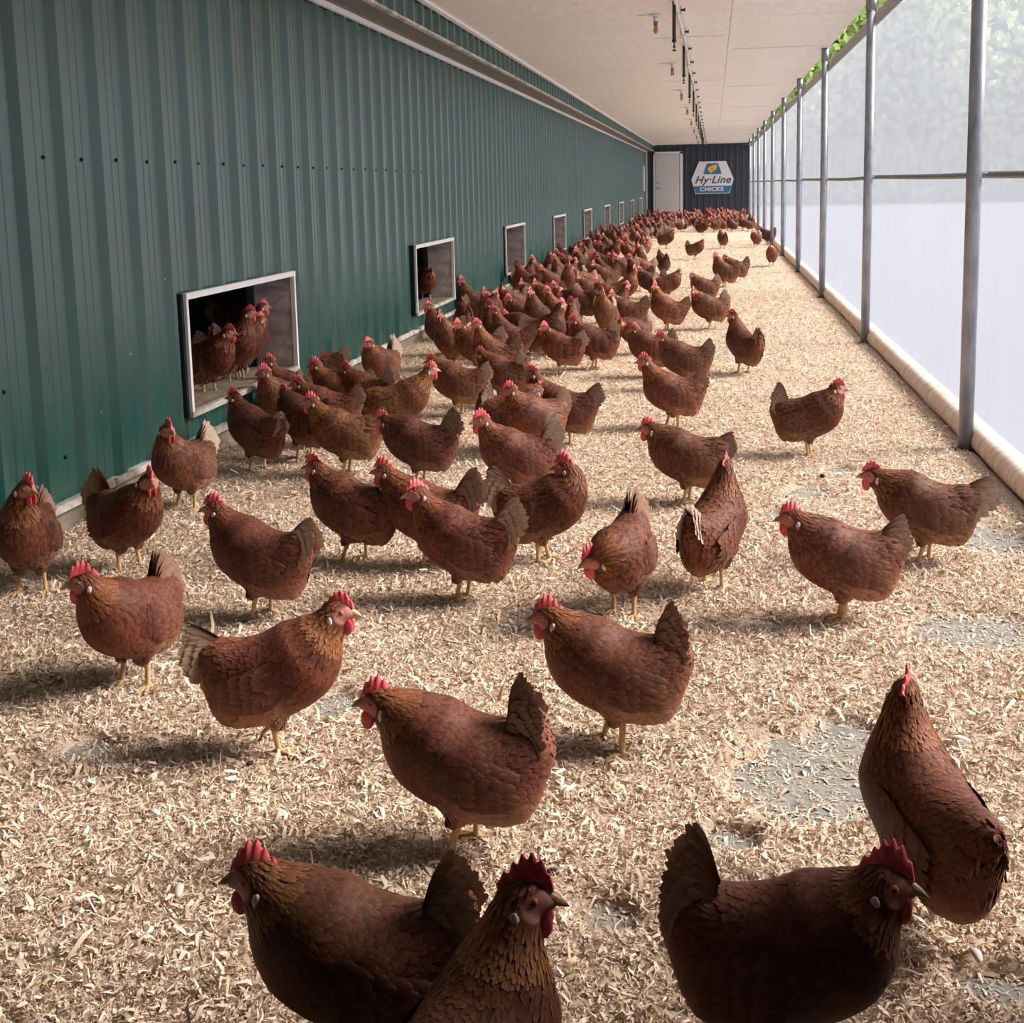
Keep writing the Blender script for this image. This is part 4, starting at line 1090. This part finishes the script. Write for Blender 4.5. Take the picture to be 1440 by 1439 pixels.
TIER_A = [
 (-0.509, 1.456, 186, 0.85, dict(white=0.5, hd=(0.145, 0, 0.325), tail=68, tlen=0.115, hyaw=0),
  'large dark hen cut off by the bottom edge, left of the tall-necked one, pale tail'),
 (-0.308, 1.273, 62, 1.10, dict(white=0.3, hd=(0.115, -0.012, 0.385), nk=(0.085, 0, 0.31), hyaw=-58, comb=1.35),
  'tall-necked hen at the bottom edge with a big upright pink comb, beak to the right'),
 (0.107, 1.558, -8, 0.80, dict(white=0.6, hd=(0.135, 0, 0.335), tail=72, tlen=0.12, hyaw=-4, comb=1.25),
  'very dark hen cut off by the bottom edge, facing right with tall red comb'),
 (0.370, 1.953, 112, 1.00, dict(white=0.2, hd=(0.1, -0.01, 0.385), nk=(0.085, 0, 0.31), tail=18, tlen=0.07, hyaw=-40, comb=0.9),
  'hen at the right edge seen from behind, slim raised neck, walking away'),
 (-0.485, 2.044, 183, 0.95, dict(white=0.3, hd=(0.16, 0, 0.315), tail=80, tlen=0.12, fl=(0.022, 0.04), fr=(-0.02, -0.04)),
  'brown hen in the lower middle facing left, upright tail and round rust belly'),
 (-0.228, 2.498, 183, 1.00, dict(white=0.3, hd=(0.145, 0, 0.325), tail=72, tlen=0.11, fl=(-0.022, 0.042), fr=(0.022, -0.04)),
  'brown hen facing left, just in front of the hen that looks down'),
 (-0.999, 2.384, 12, 1.10, dict(white=0.6, hd=(0.15, 0, 0.345), tail=32, tlen=0.11, fl=(0.0, 0.02), fr=(0.0, -0.02), lift='l', hyaw=-8, comb=0.95),
  'rust hen standing on one leg, facing right, left of the middle'),
 (-1.519, 2.666, 256, 0.90, dict(white=0.3, hd=(0.13, -0.02, 0.34), hyaw=-45, tail=75, comb=1.2, fl=(0, 0.045), fr=(0, -0.045)),
  'dark full-breasted hen at the left, head turned left, large pink comb, tail behind its back'),
 (-1.373, 3.183, 172, 0.85, dict(white=0.7, hd=(0.145, 0, 0.345), tail=42, tlen=0.11, hyaw=8),
  'dark maroon hen left of the middle facing left, pale tail, legs hidden'),
 (-0.267, 3.324, 258, 0.95, dict(white=0.3, hd=(0.165, -0.035, 0.235), nk=(0.15, 0, 0.25), hyaw=-50, hpitch=12, tail=50, tlen=0.11, bp=-12, comb=1.05),
  'hen in the middle looking down with lowered head and pointed tail behind'),
 (0.002, 3.604, 66, 1.00, dict(white=0.7, hd=(0.1, 0, 0.39), nk=(0.08, 0, 0.31), hyaw=10, tail=40, tlen=0.1, comb=0.8),
  'hen seen from behind with raised neck, right of the hen that looks down'),
 (0.374, 3.353, 184, 1.10, dict(white=0.5, hd=(0.145, 0, 0.325), tail=45, tlen=0.1, fl=(0.0, 0.02), fr=(0.0, -0.02)),
  'rust brown hen on the right facing left, standing alone with its legs together'),
 (0.706, 3.920, 176, 0.95, dict(white=0.6, hd=(0.17, 0, 0.31), nk=(0.13, 0, 0.27), tail=26, tlen=0.12, fl=(0.022, 0.035), fr=(-0.022, -0.035)),
  'brown hen nearest the first pole in view, facing left, pale tail raised to the right'),
 (0.451, 5.448, -5, 0.80, dict(white=0.2, hd=(0.125, 0, 0.34), tail=68, tlen=0.11, fl=(0.006, 0.014), fr=(-0.006, -0.014)),
  'dark hen alone on the right side facing right, small upright tail'),
 (0.204, 7.859, 128, 0.85, dict(white=0.5, hd=(0.095, 0.015, 0.4), nk=(0.08, 0, 0.32), hyaw=35, tail=72, bp=10, fl=(0.015, 0.03), fr=(-0.02, -0.03)),
  'small dark hen alone between crowd and poles, neck stretched up, upright tail'),
 (-0.107, 4.583, 180, 0.85, dict(white=0.3, hd=(0.15, 0, 0.32), tail=28, tlen=0.09),
  'dark hen facing left, half hidden behind the raised-neck hen seen from behind'),
 (-0.216, 6.026, 186, 1.15, dict(white=0.3, hd=(0.145, 0, 0.375), nk=(0.115, 0, 0.3), tail=50, fl=(-0.03, 0.035), fr=(0.03, -0.035)),
  'orange-brown hen facing left with stretched neck, centre right of the crowd'),
 (-0.181, 7.208, 180, 0.85, dict(white=0.3, hd=(0.145, 0, 0.34), tail=50),
  'dark hen facing left just behind the orange-brown hen with stretched neck'),
 (-0.418, 7.687, 170, 1.10, dict(white=0.4, hd=(0.11, 0, 0.33), tail=60),
  'hen whose pale spiky tail shows left of the orange-brown stretched-neck hen'),
 (-0.579, 3.797, 6, 0.85, dict(white=0.3, hd=(0.085, -0.005, 0.345), nk=(0.125, 0, 0.29), hyaw=160, tail=50, tlen=0.12, comb=1.2, fl=(0.012, 0.035), fr=(-0.02, -0.035)),
  'dark hen in the middle with its head turned back over its shoulder to the left'),
 (-0.780, 3.392, 176, 1.00, dict(white=0.7, hd=(0.145, 0, 0.355), hyaw=35, tail=50, tlen=0.12, fl=(0.018, 0.02), fr=(-0.006, -0.03)),
  'brown hen left of the middle facing left, head towards the camera, white-tipped raised tail'),
 (-0.972, 3.701, 178, 1.10, dict(white=0.5, hd=(0.15, 0, 0.345), tail=55, tlen=0.13),
  'hen behind the white-tipped one, red face at its left, pale fan tail'),
 (-1.247, 3.724, 172, 0.95, dict(white=0.7, hd=(0.14, 0, 0.345), tail=52, tlen=0.11, fl=(0.03, 0.04), fr=(-0.03, -0.035)),
  'brown hen facing left, standing before the dark square-tailed hen, pale raised tail'),
 (-1.276, 4.746, 180, 0.70, dict(white=0.2, hd=(0.155, 0, 0.3), nk=(0.13, 0, 0.27), tail=58, tlen=0.12),
  'very dark hen facing left with a dark upright tail, between two lighter ones'),
 (-1.619, 5.696, 20, 1.15, dict(white=0.6, hd=(0.165, 0, 0.365), nk=(0.13, 0, 0.29), tail=15, tlen=0.05),
  'smooth rust hen facing right with a rounded rump, head stretched up to the right'),
 (-1.444, 6.290, 178, 1.10, dict(white=0.7, hd=(0.15, 0, 0.325), tail=38, tlen=0.1),
  'light rust hen facing left with frayed white tail, front of the crowd'),
 (-1.234, 6.580, 168, 1.00, dict(white=0.8, hd=(0.14, 0, 0.32), tail=78, tlen=0.1),
  'hen just right of the frayed-tail hen, its pale tail stub straight up'),
 (-0.743, 5.565, 176, 0.85, dict(white=0.4, hd=(0.15, 0, 0.375), nk=(0.12, 0, 0.3), tail=40, tlen=0.11, fl=(0.03, 0.03), fr=(-0.03, -0.03)),
  'dark brown hen facing left with long tail to the right, centre front of the crowd'),
 (-0.853, 5.342, 215, 1.15, dict(white=0.3, hd=(0.125, 0, 0.345), hyaw=-20, tail=50),
  'orange-necked hen facing left in front of the long-tailed dark hen'),
 (-0.804, 4.560, 195, 1.05, dict(white=0.9, hd=(0.145, 0, 0.355), hyaw=15, tail=62, tlen=0.13, comb=1.1),
  'rust hen facing left with white-tipped tail, its front hidden by the head-turned hen'),
 (-0.983, 5.483, 20, 0.90, dict(white=0.5, hd=(0.14, 0, 0.3), tail=80, tlen=0.1),
  'hen with spiky tan tail standing up behind the white-tipped rust hen'),
 (-2.119, 4.953, 155, 0.75, dict(white=0.9, hd=(0.13, 0, 0.35), hyaw=15, tail=30, tlen=0.09),
  'very dark hen below the nearest opening, back of head to the camera, fluffy white tail'),
 (-2.158, 4.291, 256, 1.05, dict(white=0.9, hd=(0.11, 0.015, 0.37), nk=(0.1, 0, 0.305), hyaw=70, tail=60, tlen=0.11, fl=(0, 0.045), fr=(0, -0.045)),
  'brown hen facing the camera left of the nearest opening, white tail tip at its right'),
 (-2.010, 3.550, -22, 0.80, dict(white=0.5, hd=(0.13, 0, 0.345), hyaw=-20, tail=65, tlen=0.11, comb=1.15),
  'dark hen near the green wall looking right, tail upright at its left'),
 (-2.223, 3.292, 285, 0.85, dict(white=0.3, hd=(0.12, 0.045, 0.395), nk=(0.1, 0.01, 0.32), hyaw=55, tail=45, fl=(0, 0.045), fr=(0, -0.045)),
  'hen at the left edge by the curb, neck stretched up, looking right'),
 (-1.668, 4.912, 192, 1.20, dict(white=0.4, hd=(0.145, 0, 0.355), tail=35),
  'orange-brown hen facing left with white earlobe, front of the group by the nearest opening'),
 (-1.979, 5.206, 150, 0.70, dict(white=0.3, hd=(0.13, 0, 0.32), tail=40),
  'dark hen left of the orange-brown one, neck turned away'),
 (-2.302, 5.752, 250, 1.10, dict(white=0.4, hd=(0.12, 0, 0.36), hyaw=-40, tail=50, comb=1.2),
  'hen with big pink comb right below the nearest opening, front of a pair'),
 (-2.330, 6.012, 215, 1.00, dict(white=0.4, hd=(0.13, 0, 0.375), hyaw=-20, tail=50),
  'hen behind the big-combed one under the nearest opening, rear of the pair'),
 (-2.482, 6.887, 185, 1.05, dict(white=0.8, hd=(0.13, 0, 0.385), nk=(0.115, 0, 0.31), tail=40),
  'hen standing against the green wall right of the nearest opening, long upright neck'),
 (-2.030, 5.955, 188, 1.25, dict(white=0.6, hd=(0.14, 0, 0.355), tail=45),
  'golden-necked hen facing left, second row right of the nearest opening'),
 (-1.946, 5.472, 186, 1.00, dict(white=0.5, hd=(0.145, 0, 0.335), tail=45),
  'hen facing left between the golden-necked hen and the orange-brown one'),
 (-1.866, 5.929, 170, 1.05, dict(white=1.0, hd=(0.13, 0, 0.33), tail=72, tlen=0.12),
  'hen with a broad white tail fan turned to the camera, near the green wall'),
 (-2.107, 6.983, 250, 1.00, dict(white=0.9, hd=(0.12, 0.0, 0.345), hyaw=-20, tail=70, tlen=0.12),
  'hen facing the camera beside the green wall, thin white tail tip above its back'),
]
TIER_B = [
 (-2.098, 8.627, 200, 1.00, 0.4, 'T', 'upright hen below the second opening, back of its neck to the wall'),
 (-1.860, 7.938, 170, 1.25, 0.5, 'T', 'pale-necked hen with fluffy tail, left front of the packed crowd'),
 (-2.108, 9.541, 100, 0.95, 0.5, 'N', 'hen seen from behind below the second opening'),
 (-2.330, 10.890, 20, 0.85, 0.3, 'T', 'dark hen upright against the wall right of the second opening'),
 (-2.060, 10.019, 190, 1.00, 0.5, 'N', 'hen second from the wall in the packed crowd'),
 (-2.102, 10.714, 150, 1.10, 0.5, 'N', 'light hen by the curb between second and third openings'),
 (-1.621, 7.698, 195, 1.10, 0.6, 'N', 'hen facing left with golden breast, left part of the packed crowd'),
 (-1.690, 8.637, 200, 0.95, 0.4, 'T', 'hen with red face upright in the packed crowd, above the frayed-tail hen'),
 (-1.502, 8.282, 185, 0.90, 0.3, 'T', 'tall dark hen in the packed crowd, centre left'),
 (-1.432, 8.643, 160, 1.00, 0.3, 'L', 'long-backed rust hen sloping to the right in the packed crowd'),
 (-1.671, 9.921, 210, 0.95, 0.5, 'N', 'hen behind the long-backed rust one'),
 (-1.923, 10.884, 30, 0.85, 0.3, 'N', 'dark hen by the curb left of the pair at the third opening'),
 (-1.508, 9.730, 185, 0.75, 0.2, 'T', 'dark red-faced hen in the packed crowd below the third opening'),
 (-1.842, 11.630, 240, 1.05, 0.3, 'N', 'plump hen by the curb below the third opening, left of a pair'),
 (-1.622, 11.241, 260, 1.15, 0.4, 'N', 'plump light hen by the curb below the third opening, right of a pair'),
 (-1.445, 7.360, 175, 1.15, 0.4, 'T', 'slim golden-throated hen just behind the pale tail stub'),
 (-1.036, 7.751, 178, 1.15, 0.9, 'N', 'light rust hen facing left in the crowd with a narrow white tail'),
 (-1.233, 8.430, 210, 0.80, 0.3, 'T', 'dark hen with bright comb left of the light rust narrow-tailed hen'),
 (-1.345, 9.922, 200, 1.10, 0.5, 'T', 'orange-breasted hen in the middle of the crowd'),
 (-1.079, 8.765, 200, 0.85, 0.3, 'T', 'hen with blazing red comb and white cheek, middle of the crowd'),
 (-0.836, 7.974, 182, 1.05, 0.6, 'N', 'brown hen facing left with tail raised right, right front of the crowd'),
 (-1.449, 11.237, 180, 1.10, 0.7, 'N', 'pale hen tail-on between the curb hens and the crowd'),
 (-1.868, 14.605, -15, 0.80, 0.3, 'N', 'dark hen near the fourth opening with two light patches beside it'),
 (-1.805, 15.942, 200, 0.75, 0.3, 'T', 'dark hen pointing left near the fourth opening'),
 (-1.336, 12.313, 215, 0.95, 0.7, 'N', 'hen looking at the camera, centre of the crowd, small white tail tip'),
 (-1.252, 10.704, 170, 0.65, 0.9, 'L', 'very dark hen with white-edged tail feathers raised to the left'),
 (-1.068, 10.702, 160, 0.65, 0.9, 'L', 'very dark hen with one tan tail feather up'),
 (-1.055, 11.610, 200, 1.00, 0.4, 'N', 'hen with pale red comb right of the dark white-edged tails'),
 (-1.303, 13.789, 195, 0.95, 0.4, 'N', 'hen facing left above the centre of the crowd'),
 (-0.884, 10.428, 20, 0.75, 0.3, 'T', 'dark hen looking right, right part of the crowd'),
 (-0.932, 12.297, 10, 1.10, 0.4, 'T', 'slim orange hen upright looking right, right edge of the crowd'),
 (-0.907, 9.688, 200, 0.90, 0.8, 'T', 'hen with pale speckled face near the right edge of the crowd'),
 (-0.589, 8.664, 178, 0.75, 0.9, 'L', 'dark hen with long low tail tipped white, right edge of the crowd'),
 (-0.742, 9.923, 185, 0.95, 0.3, 'N', 'hen with pink comb behind the long-tailed dark hen'),
 (-0.409, 10.119, 192, 1.15, 0.3, 'T', 'smooth rust hen facing left at the right edge of the crowd'),
 (-0.496, 12.889, 5, 0.95, 0.5, 'N', 'hen facing right at the right edge of the crowd, red face'),
 (-0.908, 13.948, 160, 0.80, 0.4, 'T', 'dark hen leaning left in the upper right of the crowd'),
 (-0.704, 13.061, 190, 0.70, 0.5, 'N', 'very dark hen just left of the right-facing red-faced hen'),
 (-0.707, 16.326, 120, 0.75, 0.4, 'N', 'dark plump hen alone right of the crowd, head and tail both up'),
 (-0.930, 23.171, 15, 0.80, 0.4, 'N', 'small dark hen alone with raised head, above the plump one'),
 (-0.299, 19.799, 5, 0.85, 0.3, 'N', 'hen alone in mid floor facing right with pointed tail at its left'),
 (0.182, 22.922, 100, 0.95, 0.4, 'N', 'slim hen alone seen from behind, mid floor right'),
 (-0.036, 10.218, 186, 0.90, 0.5, 'N', 'brown hen facing left, front of the four on the open floor'),
 (-0.097, 12.411, 182, 0.95, 0.9, 'N', 'hen with white tail tip behind the front one of the four'),
 (0.133, 14.451, 160, 1.05, 0.3, 'T', 'slim hen with red face in the group of four on the open floor'),
 (0.285, 15.060, 176, 0.95, 0.4, 'N', 'rear hen of the four on the open floor, tail up to the right'),
 (0.886, 17.936, 255, 1.10, 0.3, 'N', 'light-breasted hen near the curtain foot, facing the camera'),
 (1.095, 24.282, 170, 0.70, 0.3, 'N', 'dark hen resting right by the rolled tarp, behind the light-breasted one'),
 (0.841, 23.275, 240, 1.05, 0.5, 'N', 'pale-bellied hen a little left of the tarp'),
 (0.905, 30.682, 200, 0.90, 0.4, 'N', 'hen left of the rolled tarp, third from the far crowd'),
 (0.879, 36.516, 180, 1.05, 0.5, 'T', 'light hen at the far right before the far crowd'),
 (-0.815, 31.309, 90, 0.75, 0.4, 'N', 'dark round hen before the far crowd, left of three'),
 (-0.261, 28.990, -20, 0.80, 0.3, 'L', 'dark hen pecking to the right before the far crowd'),
 (0.020, 30.559, 200, 1.05, 0.9, 'N', 'light brown hen with white tail spot before the far crowd'),
 (-1.607, 16.819, 190, 0.90, 0.5, 'N', 'hen left of a gap in the upper crowd, pale streaks on its tail'),
 (-1.627, 18.776, 200, 0.95, 0.5, 'T', 'slim hen in the upper crowd under the sixth opening'),
 (-2.081, 20.099, 175, 0.70, 0.4, 'L', 'dark hen under the fifth opening pointing left'),
 (-1.291, 15.537, 240, 0.95, 0.3, 'T', 'big hen with red face facing the camera, upper crowd'),
 (-1.132, 14.966, 200, 1.00, 0.5, 'N', 'hen in the upper crowd just right of the big one facing the camera'),
 (-0.914, 15.388, 20, 1.20, 0.9, 'N', 'light orange hen with white tail tip, right side of the upper crowd'),
 (-1.228, 18.231, 210, 0.85, 0.5, 'N', 'hen behind the light orange one in the upper crowd'),
 (-1.654, 13.110, 30, 0.90, 0.4, 'T', 'hen beside the curb just before the fourth opening'),
 (-1.636, 13.810, 160, 0.80, 0.5, 'N', 'dark hen stepping left just before the fourth opening'),
]
TIER_IN = [
 (-2.605, 5.531, -10, 0.25, 'N', 'dark hen inside the nearest opening, front left on the sill, red comb'),
 (-2.621, 5.878, 5, 0.25, 'T', 'dark hen inside the nearest opening with pale face, standing in the middle'),
 (-2.620, 5.980, 55, 0.25, 'N', 'hen inside the nearest opening behind the pale-faced one'),
 (-2.660, 6.160, 35, 0.25, 'T', 'hen inside the nearest opening stretching its neck past the post'),
 (-2.835, 11.250, 0, 0.25, 'T', 'bright brown hen standing in the second opening'),
 (-2.662, 10.387, -60, 0.25, 'L', 'hen lowering its head on the sill of the second opening'),
 (-2.758, 15.378, -10, 0.25, 'T', 'hen looking out of the third opening'),
]

# ------------------------------------------------------------------ the hens, nearest first
def tintv(t, k=0):
    r_ = random.Random(int(t*1000)+k*17)
    return np.array([t*1.0, t*(.92+.2*r_.random()+.25*max(0, t-1)), t*(.9+.2*r_.random())])
for i, (x, y, h, t, pp, lab) in enumerate(TIER_A):
    near = y < 3.2
    hn = Hen(100+i, .0040 if near else .0052, 2300 if y < 2.2 else (1800 if near else 1000), tintv(t, i), **pp)
    put_hen(hen_parts(hn), x, y, h, lab, 'hens on the shavings')
PO = dict(N=dict(hd=(.135,0,.345), nk=(.115,0,.295)), T=dict(hd=(.105,0,.405), nk=(.085,0,.33), bp=13), L=dict(hd=(.168,0,.285), nk=(.14,0,.265), tail=38, tlen=.12))
PROTO = {}
def proto(k, tb, wb, v, joined):
    key = (k, tb, wb, v, joined)
    if key not in PROTO:
        pp = dict(PO[k]); sd = sum(ord(c) for c in str(key)); rr = random.Random(sd)
        pp.update(white=wb, hyaw=(8, 58, -35, 30)[v], tail=pp.get('tail', 58)+rr.uniform(-12, 14), comb=rr.uniform(.85, 1.2), tlen=pp.get('tlen', .105))
        PROTO[key] = hen_parts(Hen(sd, .0095 if joined else .007, 240 if joined else 520, tintv(tb, v), **pp), joined)
    return PROTO[key]
for i, (x, y, h, t, w, k, lab) in enumerate(TIER_B):
    tb = min((.68,.95,1.25), key=lambda q: abs(q-t)); wb = .2 if w < .45 else .75
    jr = random.Random(i*7+1); fixed = any(q in lab for q in ('facing', 'pointing', 'alone', 'looking', 'leaning', 'pecking', 'behind', 'sloping'))
    h = h+jr.uniform(-12, 12) if fixed else jr.choice((185,185,215,240,262,262,200,100,20,330))+jr.uniform(-16, 16)
    put_hen(proto(k, tb, wb, jr.choice((0,1,1,3)) if y < 20 else 0, y > 17), x, y, h, lab, 'hens on the shavings', scale=1+.05*math.sin(i*2.3))
for i, (x, y, h, z, k, lab) in enumerate(TIER_IN):
    put_hen(proto(k, .95, .2, 0, False), x, y, h, lab, 'hens inside the openings', z=z-.002)
# more hens in the dark of the barn, seen through the two nearest openings
rj = random.Random(77)
for i, (x, y, z) in enumerate([(-3.5,7.0,.642),(-3.5,7.5,.642),(-3.5,8.05,.642),(-3.95,8.1,.942),(-3.95,8.8,.942),(-3.25,7.4,.24),(-3.2,8.0,.24),(-3.5,12.6,.642),(-3.5,13.3,.642),(-3.1,11.9,.24)]):
    put_hen(proto('NTL'[i % 3], .68, .2, 0, True), x, y, rj.choice([0,20,180,-30,160]), 'dim hen deep in the barn behind the openings, only partly visible', 'hens in the dark of the barn', z=z)
# far crowd : small, many, alike
rc = random.Random(9); placed = [(r[0], r[1]) for r in TIER_A+TIER_B]
def free(x, y, d):
    return all((x-a)**2+(y-b)**2 > d*d for a, b in placed)
def far(n, fx, y0, y1, d, lab, grp):
    c = 0
    for _ in range(n*60):
        if c >= n: break
        y = rc.uniform(y0, y1); x0, x1 = fx(y); x = rc.uniform(x0, x1)
        if not free(x, y, d): continue
        placed.append((x, y)); c += 1
        k = rc.choice('NTTTL'); tb = rc.choice((.68,.95,1.25)); wb = rc.choice((.2,.2,.75))
        put_hen(proto(k, tb, wb, 0, True), x, y, rc.choice([rc.gauss(185, 30), rc.gauss(250, 30), rc.gauss(230, 40), rc.uniform(0, 360)]), lab, grp, scale=rc.uniform(.94, 1.06))
    return c
far(62, lambda y: (-2.3, -1.0-.012*(y-13)), 13.0, 29, .30, 'small brown hen in the packed crowd along the green wall beyond the fourth opening', 'crowd along the wall')
far(104, lambda y: (-2.25, 1.05), 30.5, 41.5, .33, 'tiny brown hen in the band of hens before the far wall', 'crowd before the far wall')
